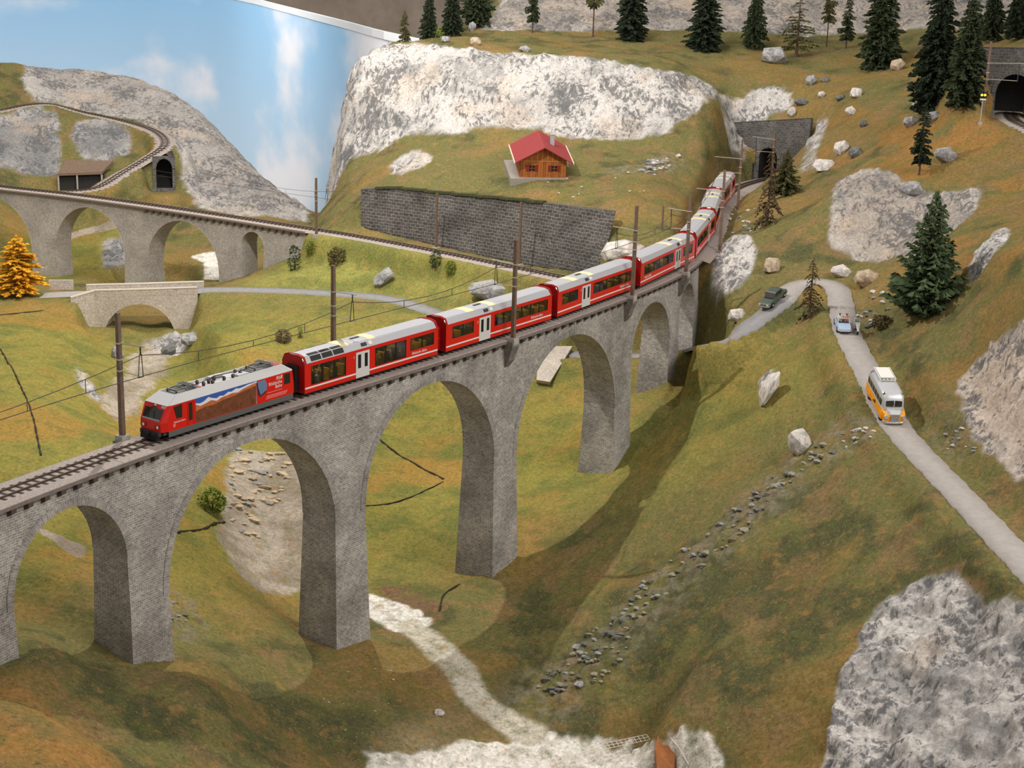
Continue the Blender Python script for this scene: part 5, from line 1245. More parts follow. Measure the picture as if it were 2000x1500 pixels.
place_on_road(bus, 1727, 796, 146.5, -1)

def skin_figure(name, joints, edges, m, parent, loc=(0, 0, 0)):
    """one continuous body grown over a skeleton: joints name -> (x, y, z, radius)"""
    me = bpy.data.meshes.new(name); keys = list(joints); me.from_pydata([joints[k][:3] for k in keys], [(keys.index(a), keys.index(b)) for a, b in edges], [])
    o = bpy.data.objects.new(name, me); col.objects.link(o)
    md = o.modifiers.new('skin', 'SKIN'); md.use_smooth_shade = True; o.modifiers.new('sub', 'SUBSURF').levels = 2
    for i, k in enumerate(keys): me.skin_vertices[0].data[i].radius = (joints[k][3], joints[k][3]); me.skin_vertices[0].data[i].use_root = (i == 0)
    bpy.context.view_layer.update()
    me2 = bpy.data.meshes.new_from_object(o.evaluated_get(bpy.context.evaluated_depsgraph_get())); bpy.data.objects.remove(o)
    me2.materials.clear(); me2.materials.append(m); me2.polygons.foreach_set('use_smooth', [True] * len(me2.polygons))
    return link(name, me2, parent, loc)
skin_c = mat('skin', (206, 160, 130), .6)
def person(label, loc, rz, cloth, hair, seated='car', hat=None):
    r = thing('person', label, 'person', loc, rz)
    lean = .0 if seated == 'car' else .12
    J = {'pel': (0, 0, .12, .16), 'ch': (.02 + lean, 0, .48, .17), 'nk': (.03 + lean, 0, .66, .07)}
    ed = [('pel', 'ch'), ('ch', 'nk')]
    for s, n in ((1, 'l'), (-1, 'r')):
        J.update({'sh' + n: (.02 + lean, s * .19, .58, .075), 'el' + n: (.2 + lean, s * .27, .36, .055), 'wr' + n: (.45 + lean, s * .22, .42 if seated == 'car' else .38, .042), 'hp' + n: (.04, s * .1, .1, .11), 'kn' + n: (.46, s * .16, .16, .075), 'an' + n: (.5 if seated == 'car' else .34, s * .17, -.28, .05), 'to' + n: (.66 if seated == 'car' else .5, s * .18, -.32, .04)})
        ed += [('ch', 'sh' + n), ('sh' + n, 'el' + n), ('el' + n, 'wr' + n), ('pel', 'hp' + n), ('hp' + n, 'kn' + n), ('kn' + n, 'an' + n), ('an' + n, 'to' + n)]
    skin_figure('body', J, ed, cloth, r)
    hd = MB()
    for k, (z, w, dx) in enumerate(((.68, .05, .02), (.74, .085, .03), (.82, .10, .03), (.90, .095, .02), (.96, .06, .0))): pass
    hd.tube([(.03 + lean, 0, .66), (.05 + lean, 0, .72), (.05 + lean, 0, .80), (.04 + lean, 0, .88), (.03 + lean, 0, .93)], [.05, .085, .105, .10, .05], 10)
    hd.tube([(.14 + lean, 0, .79), (.175 + lean, 0, .77)], [.022, .014], 5)                       # nose
    for s in (1, -1): hd.tube([(.04 + lean, s * .10, .80), (.04 + lean, s * .125, .80)], .025, 6)   # ears
    h_ = hd.build('head', skin_c, r, smooth=True)
    ey = MB()
    for s in (1, -1): ey.tube([(.135 + lean, s * .04, .815), (.15 + lean, s * .04, .815)], .014, 6)
    ey.build('eyes', black, h_)
    MB().tube([(.04 + lean, 0, .80), (.02 + lean, 0, .88), (.02 + lean, 0, .95)], [.115, .122, .06], 10).build('helmet' if hat else 'hair', hat or hair, h_, smooth=True)
    for s in (1, -1):
        hn_ = MB(); x = .47 + lean; z = .42 if seated == 'car' else .38
        hn_.box(x - .02, x + .05, s * .22 - .035, s * .22 + .035, z - .02, z + .02)
        for f in range(4): hn_.tube([(x + .05, s * .22 + (f - 1.5) * .018, z), (x + .10 - .01 * abs(f - 1.5), s * .22 + (f - 1.5) * .018, z - .01), (x + .11, s * .22 + (f - 1.5) * .018, z - .04)], .009, 5)
        hn_.tube([(x, s * .19, z), (x + .06, s * .17, z + .01)], .010, 5)
        hn_.build('hand', skin_c if not hat else black, r)
    return r
def car(label, m, length=4.2, width=1.62, open_top=False, sedan_m=None):
    r = thing('car', label, 'car'); h = width / 2; q = length / 2
    b = MB(); prof = [(-q, .34, .55, .86), (-q + .12, .30, .72, .97), (-q + 1.0, .30, .80, 1.0), (-.5, .30, .84, 1.0), (.75, .30, .82, 1.0), (q - .35, .30, .72, .95), (q - .05, .34, .60, .84), (q, .38, .52, .74)]
    loft(b, [[(x, -h * w, z0), (x, -h * w, z0 + (z1 - z0) * .6), (x, -h * w * .86, z1), (x, h * w * .86, z1), (x, h * w, z0 + (z1 - z0) * .6), (x, h * w, z0)] for x, z0, z1, w in prof]); bd = b.build('body', m, r, smooth=False)
    if open_top:
        MB().box(-1.15, .55, -h * .78, h * .78, .78, .86).build('cabin_well', mat('dark_cabin', (60, 40, 40), .8), bd)
        for s in (1, -1):
            st = MB().box(-.45, -.28, s * .38 - .3, s * .38 + .3, .8, 1.22).build('seat', mat('white_seat', (216, 206, 200), .7), r)
        MB().box(-1.15, -1.0, -h * .72, h * .72, .8, 1.15).build('rear_seat', MATS['white_seat'], r)
        w = MB(); w.add([(.62, -h * .76, .82), (.62, h * .76, .82), (.38, h * .7, 1.28), (.38, -h * .7, 1.28)], [(0, 1, 2, 3)]); ws_ = w.build('windscreen', glass, r)
        w = MB(); w.bar((.38, -h * .7, 1.28), (.38, h * .7, 1.28), .05); w.bar((.62, -h * .76, .82), (.38, -h * .7, 1.28), .05); w.bar((.62, h * .76, .82), (.38, h * .7, 1.28), .05); w.build('windscreen_frame', white_m, ws_)
    else:
        c = MB(); loft(c, [[(x, -w_, .80), (x, -w_ * .86, z), (x, w_ * .86, z), (x, w_, .80)] for x, w_, z in ((-1.45, h * .86, .84), (-.95, h * .9, 1.36), (.2, h * .9, 1.40), (.85, h * .86, .86))]); c.build('cabin', m, r)
        MB().add([(.84, -h * .72, .92), (.84, h * .72, .92), (.30, h * .7, 1.36), (.30, -h * .7, 1.36)], [(0, 1, 2, 3)]).build('windscreen', dark_glass, r).location = (.03, 0, .02)
        MB().add([(-1.42, h * .72, .92), (-1.42, -h * .72, .92), (-1.0, -h * .7, 1.33), (-1.0, h * .7, 1.33)], [(0, 1, 2, 3)]).build('rear_window', dark_glass, r).location = (-.03, 0, .02)
        for s in (1, -1):
            for x0, x1 in ((-.95, -.38), (-.3, .35)): MB().box(x0, x1, min(s * h * .80, s * h * .90), max(s * h * .80, s * h * .90), .92, 1.28).build('side_window', dark_glass, r)
    for x in (-q + .8, q - .8):
        for s in (1, -1):
            w = MB().tube([(x, s * (h - .2), .31), (x, s * (h + .01), .31)], .31, 14).build('wheel', tyre, r); MB().tube([(x, s * (h), .31), (x, s * (h + .03), .31)], .14, 10).build('hub_cap', chrome, w)
    for x, e in ((q + .04, 1), (-q - .04, -1)): MB().tube([(x - e * .15, -h * .95, .42), (x, -h * .6, .40), (x, h * .6, .40), (x - e * .15, h * .95, .42)], .065, 6).build('bumper', chrome, r)
    for s in (1, -1):
        MB().tube([(q - .08, s * h * .62, .60), (q + .01, s * h * .62, .60)], .10, 10).build('headlamp', MATS['headlamp_lens'], r)
        MB().box(-q - .02, -q + .04, s * h * .66 - .07, s * h * .66 + .07, .5, .66).build('tail_lamp', mat('red_tail_lamp', (150, 20, 16), .3), r)
    return r
cb = car('light blue open convertible on the road near the motorcycle', mat('pale_blue_paint', (164, 184, 208), .3, spec=.5), open_top=True); place_on_road(cb, 1645, 640, 167.3, -1)
gc = car('dark green saloon car on the grey road at the hairpin', mat('dark_green_paint', (66, 78, 66), .35, spec=.5), 4.3, 1.7); place_on_road(gc, 1506, 588, 181, 1)
bpy.context.view_layer.update()
for y, lb, cl in ((.38, 'person in pink driving the blue convertible', mat('pink_cloth', (212, 140, 130), .8)), (-.38, 'person in white riding in the blue convertible', mat('white_cloth', (216, 210, 204), .8))):
    p_ = cb.matrix_world @ Vector((-.18, y, .74)); person(lb, p_, cb.rotation_euler.z, cl, mat('brown_hair', (90, 60, 40), .8))
mo = thing('motorcycle', 'pale grey motorcycle beside the blue convertible', 'motorcycle')
place_on_road(mo, 1683, 645, 166.0, -1); mo.scale = (1.2, 1.2, 1.2)
gp = mat('pale_grey_enamel', (196, 198, 200), .35)
for x in (-.68, .68):
    w = MB(); w.tube([(x + .27 * math.cos(a), 0, .30 + .27 * math.sin(a)) for a in np.linspace(0, 2 * math.pi, 17)], .055, 6, cap=False); wo = w.build('wheel', tyre, mo); MB().tube([(x, -.07, .30), (x, .07, .30)], .09, 8).build('hub', chrome, wo)
f_ = MB(); f_.tube([(.68, 0, .3), (.42, 0, .86)], .05, 6); f_.tube([(-.68, 0, .3), (-.1, 0, .36), (.3, 0, .42), (.42, 0, .8)], .06, 6); f_.build('frame', gp, mo)
MB().tube([(-.15, 0, .70), (.05, 0, .76), (.36, 0, .74)], [.08, .17, .1], 8).build('fuel_tank', gp, mo, smooth=True); MB().box(-.62, -.1, -.12, .12, .66, .74).build('saddle', black, mo); MB().box(-.18, .22, -.16, .16, .28, .56).build('engine', under, mo)
MB().tube([(.36, -.36, .92), (.46, 0, .96), (.36, .36, .92)], .025, 6).build('handlebar', chrome, mo); MB().tube([(.46, 0, .82), (.58, 0, .82)], .12, 10).build('headlamp', MATS['headlamp_lens'], mo)
MB().add([(.62, -.16, .62), (.62, .16, .62), (.46, .2, 1.15), (.46, -.2, 1.15)], [(0, 1, 2, 3)]).build('wind_shield', gp, mo)
for x in (-.68, .68): MB().tube([(x + .33 * math.cos(a), 0, .30 + .33 * math.sin(a)) for a in np.linspace(.4, 2.7, 8)], .08, 6).build('mudguard', gp, mo)
bpy.context.view_layer.update()
person('rider in grey with a white helmet on the motorcycle', mo.matrix_world @ Vector((-.30, 0, .72)), mo.rotation_euler.z, mat('grey_riding_suit', (158, 158, 148), .8), None, 'bike', mat('white_helmet', (228, 226, 220), .4)).scale = (1.2, 1.2, 1.2)
# ------------------------------------------------------------------ trees and bushes
bark = mat('bark', (84, 66, 52), .95, noise=.3, nscale=3)
def leaf_mat(name, rgb, var=.35): return mat(name, rgb, .9, noise=var, nscale=2.2, spec=.1)
def conifer_meshes(seed, levels=30, per=8, blades=15, sparse=0.0, droop=.25, power=.85, lean=0.0, bare=.08, jag=.28):
    """unit tree: height 1, radius 1 in plan"""
    R = random.Random(seed); tv = MB(); fv = []; ff = []
    tv.tube([(0, 0, -.03), (0, 0, .3), (lean * .3, 0, .7), (lean, 0, .985)], [.085, .065, .04, .008], 7)
    for k in range(levels):
        q = k / (levels - 1); z = bare + (1 - bare) * q
        rad = (1 - q) ** power * (1 - .25 * (q < .08)) + .035
        n = max(4, int(per * (1 - .45 * q)))
        for b in range(n):
            if R.random() < sparse: continue
            a = 2 * math.pi * (b + R.random() * .8) / n + k * 1.3; L = rad * R.uniform(.62, 1.12); ca, sa = math.cos(a), math.sin(a)
            for j in range(blades):
                t = (j + R.random()) / blades; r0 = L * (.12 + .88 * t); zz = z - droop * .10 * t * t * (1.2 - q) + R.uniform(-.008, .012)
                side = R.choice((-1, 1)); w = L * jag * (1 - .6 * t) * R.uniform(.6, 1.2) + .03; a2 = a + side * R.uniform(.3, .9)
                c2, s2 = math.cos(a2), math.sin(a2); i = len(fv); th = .022 * (1.2 - q)
                fv += [(r0 * ca, r0 * sa, zz + th * .5), (r0 * ca + w * c2, r0 * sa + w * s2, zz - R.uniform(.005, .03)), ((r0 - w * .5) * ca - side * w * .2 * sa, (r0 - w * .5) * sa + side * w * .2 * ca, zz - th), ((r0 + w * .55) * ca, (r0 + w * .55) * sa, zz - th * .8)]
                ff += [(i, i + 1, i + 2), (i, i + 3, i + 1)]
    m = MB(); m.add(fv, ff); return tv, m
_proto = {}
def tree(label, px, py, top, wpx, kind, leaf, group='dark spruces on the plateau', cat='tree', lo=0, name='spruce_tree', seed=0, at=None):
    p = hit(px, py, lo, True) if at is None else Vector(at); k = p.y / F; h = (py - top) * k * 1.01; r = wpx * k / 2
    root = thing(name, label, cat, p + Vector((0, 0, -.15)), random.uniform(0, 6.28), group)
    if kind not in _proto:
        tv, fo = conifer_meshes(**KINDS[kind]); a = tv.build('trunk', bark, root); b = fo.build('foliage', leaf, root); _proto[kind] = (a.data, b.data)
    else:
        a = link('trunk', _proto[kind][0].copy() if False else _proto[kind][0], root); b = link('foliage', _proto[kind][1], root)
        if b.data.materials[0] is not leaf:
            b.data = b.data.copy(); b.data.materials[0] = leaf
    for o in (a, b): o.scale = (r, r, h)
    return root
KINDS = {'dense': dict(seed=1), 'dense2': dict(seed=2, power=.7, per=9), 'thin': dict(seed=3, levels=26, per=6, sparse=.2, power=.6, bare=.2), 'trunky': dict(seed=4, levels=22, per=6, sparse=.25, power=.45, bare=.38),
         'sparse': dict(seed=5, levels=20, per=6, sparse=.35, power=.6, blades=9, bare=.15), 'bushy': dict(seed=6, levels=30, per=10, power=.55, blades=12, jag=.45, bare=.03), 'fir': dict(seed=7, levels=26, per=9, power=.9, blades=18, droop=-.6, jag=.4, bare=.02),
         'dead': dict(seed=8, levels=22, per=7, sparse=.3, droop=1.6, power=.55, blades=8, bare=.02, jag=.25), 'larch': dict(seed=9, levels=20, per=8, power=.5, blades=12, jag=.55, bare=.12)}
g1 = leaf_mat('spruce_green', (52, 60, 40)); g2 = leaf_mat('spruce_dark_green', (42, 50, 36)); g3 = leaf_mat('olive_needles', (78, 76, 48)); g4 = leaf_mat('blue_green_needles', (74, 88, 60)); g5 = leaf_mat('brown_needles', (84, 70, 50)); gy_ = leaf_mat('orange_larch_needles', (210, 152, 40)); 
for a in [
 ('thin dark spruce first from the sky panel', 790, 58, -40, 34, 'thin', g3), ('dark spruce second from the sky panel', 838, 52, -70, 44, 'dense', g2), ('dark spruce third from the sky panel', 883, 60, -60, 52, 'dense', g2),
 ('broad dark spruce at the left foot of the back rock', 930, 54, -90, 74, 'dense2', g1), ('slender spruce alone above the middle of the white cliff', 1040, 64, -60, 34, 'thin', g1), ('spruce with a bare trunk right of the slender one', 1158, 72, -80, 40, 'trunky', g3),
 ('dense spruce above the right part of the white cliff', 1232, 78, -70, 68, 'bushy', g2), ('wide dark spruce above the right end of the white cliff', 1376, 98, -60, 78, 'bushy', g2), ('narrow spruce between the wide spruce and the brownish tree', 1472, 97, -50, 52, 'dense2', g1),
 ('brownish ragged spruce behind the big grey boulder', 1555, 112, -5, 78, 'sparse', g3), ('tall thin trunk spruce right of the brownish tree', 1614, 92, -40, 34, 'trunky', g3), ('small narrow spruce next to the thin trunk spruce', 1652, 95, -4, 40, 'thin', g1),
 ('big dense spruce left of the dark tree pair', 1716, 132, -70, 88, 'bushy', g1), ('tallest dark spruce left of the upper tunnel', 1822, 212, -50, 104, 'bushy', g2), ('dark spruce touching the wall of the upper tunnel', 1882, 205, -10, 88, 'bushy', g1),
 ('spruce above the upper tunnel portal', 1935, 84, -60, 56, 'dense2', g1), ('rightmost spruce above the upper tunnel', 1985, 80, -80, 70, 'dense', g2)]:
    tree(*a)
tree('small narrow dark spruce on the orange slope', 1795, 342, 205, 52, 'thin', g2, 'single trees on the slopes')
tree('ragged brown spruce beside the lower tunnel track', 1498, 440, 285, 70, 'dead', g5, 'single trees on the slopes')
tree('olive spruce in front of the lower tunnel opening', 1532, 382, 292, 78, 'dense', g3, 'single trees on the slopes')
tree('withered brown spruce inside the hairpin bend', 1580, 622, 498, 66, 'dead', g5, 'single trees on the slopes')
tree('large blue-green fir beside the hairpin road', 1806, 612, 370, 168, 'fir', g4, 'single trees on the slopes', name='fir_tree')
tree('orange autumn larch beside the road bridge', 38, 578, 455, 100, 'larch', gy_, 'single trees on the slopes', name='larch_tree')

def bush(label, px, py, wpx, hpx, leaf, group='small bushes on the meadow', name='bush'):
    p = hit(px, py, 0, True); k = p.y / F; w = wpx * k / 2; h = hpx * k; R = random.Random(px)
    root = thing(name, label, 'bush', p + Vector((0, 0, -.1)), 0, group)
    st = MB()
    for j in range(5): a = R.random() * 6.28; st.tube([(0, 0, -.1), (w * .4 * math.cos(a), w * .4 * math.sin(a), h * .6)], [.06, .02], 5)
    st.build('stems', bark, root)['kind'] = 'stuff'
    f = MB(); fv = []; ff = []
    for j in range(420):
        u = R.random(); a = R.random() * 6.28; z = R.random(); rr = w * math.sqrt(max(.05, 1 - (2 * z - .9) ** 2 * .8)) * (.55 + .5 * u); c = Vector((rr * math.cos(a), rr * math.sin(a), h * z)); i = len(fv); e = w * .22
        for q in range(3): fv.append(c + Vector((R.uniform(-e, e), R.uniform(-e, e), R.uniform(-e, e) * .8)))
        ff.append((i, i + 1, i + 2))
    f.add(fv, ff).build('foliage', leaf, root)
    return root
b1 = leaf_mat('light_bush_green', (112, 126, 52)); b2 = leaf_mat('bush_brown', (94, 84, 56)); b3 = leaf_mat('dark_bush_green', (58, 74, 50)); b4 = leaf_mat('grey_brown_twigs', (110, 96, 72))
for a in [('grey green bush at the right end of the far viaduct', 575, 527, 28, 50, b3), ('pale green bush beside the grey green one', 607, 500, 22, 26, b1), ('round brownish bush on the bright meadow', 659, 516, 38, 34, b2), ('dark green conical bush near the single track', 851, 522, 24, 34, b3),
          ('light green bush right of the dark conical one', 880, 534, 26, 26, b1), ('grey brown twiggy bush above the locomotive roof', 553, 668, 32, 26, b4), ('tiny green bush behind the mast by the panorama coach', 586, 660, 12, 24, b1), ('green bush under the first wide arch', 415, 1000, 56, 54, b1),
          ('yellow green bush at the edge of the plateau', 858, 60, 26, 26, b1), ('dark shrub at the foot of the big fir', 1722, 640, 40, 26, b2)]:
    bush(*a)

# ------------------------------------------------------------------ rocks
def rock_material(name, base, vein):
    m = bpy.data.materials.new(name); m.use_nodes = True; nt = m.node_tree; N = nt.nodes; L = nt.links; b = N['Principled BSDF']; b.inputs['Roughness'].default_value = .92; b.inputs['Specular IOR Level'].default_value = .12
    tc = N.new('ShaderNodeTexCoord'); n = N.new('ShaderNodeTexNoise'); n.inputs['Scale'].default_value = 2.4; n.inputs['Detail'].default_value = 8; n.inputs['Roughness'].default_value = .7; n.inputs['Distortion'].default_value = .8
    L.new(tc.outputs['Object'], n.inputs['Vector']); r = N.new('ShaderNodeValToRGB'); r.color_ramp.elements[0].position = .36; r.color_ramp.elements[0].color = srgb(*vein); r.color_ramp.elements[1].position = .56; r.color_ramp.elements[1].color = srgb(*base)
    L.new(n.outputs['Fac'], r.inputs['Fac']); L.new(r.outputs['Color'], b.inputs['Base Color'])
    bp = N.new('ShaderNodeBump'); bp.inputs['Strength'].default_value = .5; bp.inputs['Distance'].default_value = .12; L.new(n.outputs['Fac'], bp.inputs['Height']); L.new(bp.outputs['Normal'], b.inputs['Normal'])
    return m
rk_white = rock_material('white_boulder', (214, 206, 198), (150, 146, 142)); rk_grey = rock_material('grey_boulder', (166, 164, 162), (104, 104, 104)); rk_dark = rock_material('dark_boulder', (120, 120, 116), (76, 78, 74)); rk_tan = rock_material('tan_boulder', (190, 170, 146), (138, 122, 106)); rk_peb = rock_material('ochre_pebble', (206, 184, 152), (168, 150, 124)); rk_scree = rock_material('greenish_scree', (158, 152, 132), (116, 114, 96))
def rock_mesh(seed, n, nm):
    R = random.Random(seed); bm = bmesh.new()
    for k in range(n):
        z = R.uniform(-1, 1); a = R.random() * 6.28; r = math.sqrt(1 - z * z) ; s = R.uniform(.82, 1.05); bm.verts.new((r * math.cos(a) * s, r * math.sin(a) * s, z * s))
    res = bmesh.ops.convex_hull(bm, input=bm.verts); bmesh.ops.delete(bm, geom=[v for v in bm.verts if not v.link_faces], context='VERTS')
    me = bpy.data.meshes.new(nm); bm.to_mesh(me); bm.free(); return me
ROCKM = {}
def rock_at(label, px, py, wpx, hpx, m, group=None, name='boulder', rot=0, lo=0, sink=.22, n=34, seed=0, loc=None):
    p = hit(px, py, lo, True) if loc is None else loc; k = p.y / F; w = wpx * k / 2; h = hpx * k / 2
    key = (seed % 6, n, m.name)
    if key not in ROCKM: ROCKM[key] = rock_mesh(seed % 6 * 13 + n, n, name); ROCKM[key].materials.append(m)
    o = link(name, ROCKM[key]); o.location = p + Vector((0, 0, h * (1 - 2 * sink))); o.scale = (w, (w + h) / 2 * .9, h); o.rotation_euler = (random.uniform(-.2, .2), rot, 0 if rot else random.uniform(-.4, .4))
    return tag(o, label, 'rock', group)
for i, a in enumerate([
 ('long pale boulder leaning on the bright meadow', 750, 552, 54, 34, rk_grey, None, 'boulder', -.75), ('grey boulder half hidden behind the third coach', 955, 582, 84, 48, rk_grey), ('pale grey boulder behind the coach below the dark wall', 1215, 512, 92, 64, rk_white),
 ('big grey boulder on the plateau before the brownish spruce', 1511, 122, 58, 42, rk_grey), ('small grey boulder below the big plateau boulder', 1584, 165, 22, 24, rk_grey), ('white egg shaped boulder above the lower tunnel', 1546, 226, 20, 22, rk_white),
 ('white boulder uppermost on the orange slope', 1672, 190, 26, 26, rk_white), ('white boulder below the uppermost white one', 1661, 224, 22, 22, rk_white), ('dark flat boulder beside the white pair', 1641, 195, 26, 14, rk_dark),
 ('small dark boulder on the orange slope', 1686, 247, 18, 18, rk_dark), ('tall white boulder right of the lower tunnel rock', 1643, 300, 32, 34, rk_white), ('dark grey boulder touching the tall white one', 1670, 306, 34, 26, rk_dark), ('low pale boulder below the tall white one', 1608, 332, 50, 30, rk_white),
 ('grey block shaped boulder on the right slope', 1846, 314, 46, 36, rk_grey), ('grey boulder under the narrow dark spruce', 1778, 246, 34, 26, rk_grey), ('grey boulder left of the pair by the tall spruce', 1792, 216, 32, 22, rk_grey), ('grey boulder right of the pair by the tall spruce', 1822, 238, 34, 26, rk_grey),
 ('grey boulder on top of the striped rock face', 1780, 378, 50, 32, rk_grey), ('round tan boulder left of the hairpin bend', 1507, 530, 38, 40, rk_tan), ('pale boulder at the top of the hairpin bend', 1642, 540, 42, 32, rk_white), ('tan boulder at the top of the hairpin bend', 1690, 556, 50, 46, rk_tan),
 ('pale boulder at the foot of the rock beside the viaduct', 1440, 626, 46, 34, rk_white), ('pinkish boulder between the dark spruces', 1753, 136, 30, 28, rk_tan), ('tan boulder on the rim of the white cliff', 928, 88, 28, 20, rk_tan), ('small grey boulder on the rim of the white cliff', 870, 82, 20, 16, rk_grey),
 ('flat grey boulder on the rim right of the tan one', 1026, 100, 26, 14, rk_grey), ('pointed grey boulder at the foot of the back rock', 922, 60, 16, 24, rk_grey), ('pale boulder at the bank of the foreground stream', 858, 1398, 26, 20, rk_white), ('slim upright pale rock on the ridge above the arches', 1500, 784, 30, 88, rk_white, None, 'boulder', .4),
 ('curved pale rock beside the scree above the gully', 1560, 882, 56, 66, rk_white, None, 'boulder', -.3), ('dark boulder under the upper white boulder', 1612, 160, 20, 12, rk_dark), ('dark boulder beside the white egg boulder', 1565, 205, 30, 18, rk_dark), ('white boulder beside the little dark one', 1604, 190, 16, 16, rk_white),
 ('grey rock beside the right foot of the road bridge', 372, 672, 44, 34, rk_grey), ('dark grey rock in the stream below the road bridge', 330, 690, 34, 22, rk_dark), ('pale rock in the stream left of the locomotive', 230, 700, 30, 34, rk_grey)]):
    rock_at(*a, seed=i)
TONE = {'white_boulder': 'white', 'grey_boulder': 'grey', 'dark_boulder': 'dark', 'tan_boulder': 'tan', 'ochre_pebble': 'ochre', 'greenish_scree': 'greenish'}
def scatter(label, poly, count, smin, smax, mats_, group, name='stone', seed=1, flat=.7, lo=0, zones=None):
    R = random.Random(seed); xs = [p[0] for p in poly]; ys = [p[1] for p in poly]; k = 0; tries = 0
    while k < count and tries < count * 30:
        tries += 1; x = R.uniform(min(xs), max(xs)); y = R.uniform(min(ys), max(ys)); ins = False
        for q in range(len(poly)):
            (x0, y0), (x1, y1) = poly[q - 1], poly[q]
            if (y0 > y) != (y1 > y) and x < (x1 - x0) * (y - y0) / (y1 - y0) + x0: ins = not ins
        if not ins: continue
        mm = R.choice(mats_); lb_ = label
        if zones: lb_ = TONE[mm.name] + ' ' + label + zones[min(len(zones) - 1, int((y - min(ys)) / (max(ys) - min(ys) + 1e-6) * len(zones)))]
        s_ = R.uniform(smin, smax) * R.choice((.7, 1, 1)); rock_at(lb_, x, y, s_ * R.uniform(1, 1.4), s_ * flat, mm, group, name, n=18, seed=k, lo=lo, sink=.3); k += 1
scatter('stone in the rubble strip right of the chalet, ', [(1222,342),(1235,322),(1290,312),(1330,300),(1325,318),(1280,340)], 34, 8, 15, [rk_grey, rk_white, rk_grey], 'rubble right of the chalet', seed=2, zones=['upper row', 'middle row', 'lower row'])
scatter('pebble in the dry stream bed, ', [(452,880),(555,885),(575,935),(530,1000),(500,1060),(450,1040),(448,960)], 74, 11, 25, [rk_peb, rk_peb, rk_tan, rk_grey, rk_peb], 'pebbles of the dry stream', 'pebble', seed=3, flat=.55, zones=['upper end by the bush meadow', 'middle of the bed', 'lower end near the pier'])
scatter('stone in the gully scree, ', [(1600,868),(1640,880),(1560,930),(1440,1060),(1330,1140),(1230,1260),(1190,1330),(1060,1370),(1040,1340),(1160,1230),(1290,1110),(1400,1030),(1500,940)], 190, 8, 22, [rk_scree, rk_scree, rk_dark, rk_grey], 'scree of the long gully', seed=4, zones=['top below the curved pale rock', 'upper half of the gully', 'middle of the gully', 'lower half of the gully', 'bottom above the white plaster'])
scatter('grey stone in the rubble by the bus road', [(1640,850),(1725,830),(1735,845),(1650,880)], 24, 7, 13, [rk_grey, rk_white], 'rubble by the bus', seed=5)
scatter('grey stone below the big fir at the roadside', [(1668,600),(1720,560),(1745,620),(1690,650)], 26, 8, 18, [rk_grey, rk_white, rk_dark], 'rubble below the big fir', seed=6)
scatter('grey slate shard beside the foot of the second pier', [(330,1170),(370,1180),(385,1215),(335,1240)], 14, 8, 18, [rk_dark, rk_grey], 'slate shards', seed=7, flat=.4)
scatter('white crumb on the foreground turf', [(350,1300),(760,1290),(850,1420),(700,1480),(400,1440)], 22, 3, 7, [rk_white], 'white crumbs', 'plaster_crumb', seed=8)
scatter('grey stone at the right roadside below the cliff', [(1830,830),(1900,840),(1910,890),(1850,880)], 22, 6, 12, [rk_grey, rk_white], 'rubble below the pink cliff', seed=9)
scatter('small white stone on the chalet terrace grass', [(1100,400),(1230,390),(1340,330),(1210,330),(1140,350),(940,270),(900,255),(960,280)], 16, 5, 9, [rk_white], 'white stones near the chalet', seed=10)
scatter('small stone on the slope left of the lower tunnel track', [(1415,420),(1490,400),(1500,440),(1430,470)], 20, 6, 14, [rk_white, rk_grey], 'stones beside the tunnel track', seed=12)
# ------------------------------------------------------------------ printed sky panel, room wall, small remains
def sky_material():
    m = bpy.data.materials.new('printed_sky'); m.use_nodes = True; nt = m.node_tree; N = nt.nodes; L = nt.links; b = N['Principled BSDF']; b.inputs['Roughness'].default_value = .6; b.inputs['Specular IOR Level'].default_value = .2
    um = N.new('ShaderNodeUVMap'); um.uv_map = 'UVMap'
    sp_ = N.new('ShaderNodeSeparateXYZ'); L.new(um.outputs['UV'], sp_.inputs[0])
    g = N.new('ShaderNodeValToRGB'); g.color_ramp.elements[0].color = srgb(214, 234, 248); g.color_ramp.elements[1].color = srgb(158, 206, 244); g.color_ramp.elements[0].position = .2; g.color_ramp.elements[1].position = .95
    L.new(sp_.outputs['Y'], g.inputs['Fac'])
    mp = N.new('ShaderNodeMapping'); mp.inputs['Scale'].default_value = (4.6, 2.3, 1); mp.inputs['Location'].default_value = (3.3, 1.7, 0); L.new(um.outputs['UV'], mp.inputs['Vector'])
    n = N.new('ShaderNodeTexNoise'); n.inputs['Scale'].default_value = 1.0; n.inputs['Detail'].default_value = 5; n.inputs['Roughness'].default_value = .5; L.new(mp.outputs['Vector'], n.inputs['Vector'])
    c = N.new('ShaderNodeMapRange'); c.interpolation_type = 'SMOOTHSTEP'; c.inputs[1].default_value = .44; c.inputs[2].default_value = .62; c.inputs[3].default_value = 0; c.inputs[4].default_value = .85; L.new(n.outputs['Fac'], c.inputs[0])
    mx = N.new('ShaderNodeMix'); mx.data_type = 'RGBA'; L.new(c.outputs[0], mx.inputs['Factor']); L.new(g.outputs['Color'], mx.inputs['A']); mx.inputs['B'].default_value = srgb(253, 250, 252)
    L.new(mx.outputs['Result'], b.inputs['Base Color']); return m
SK = [GY(900, 100, 318), GY(750, 68, 330), GY(680, 49, 362), GY(610, 31, 402), GY(540, 13, 450), GY(480, -2, 490), GY(380, -22, 545), GY(220, -40, 590), GY(0, -55, 615), GY(-300, -60, 620)]
zt_ = [min(p[2], 20.5) for p in SK]; SKL = catmull([(p[0], p[1], z) for p, z in zip(SK, [GY(900, 100, 318)[2] + 0] + zt_[1:])], 8)
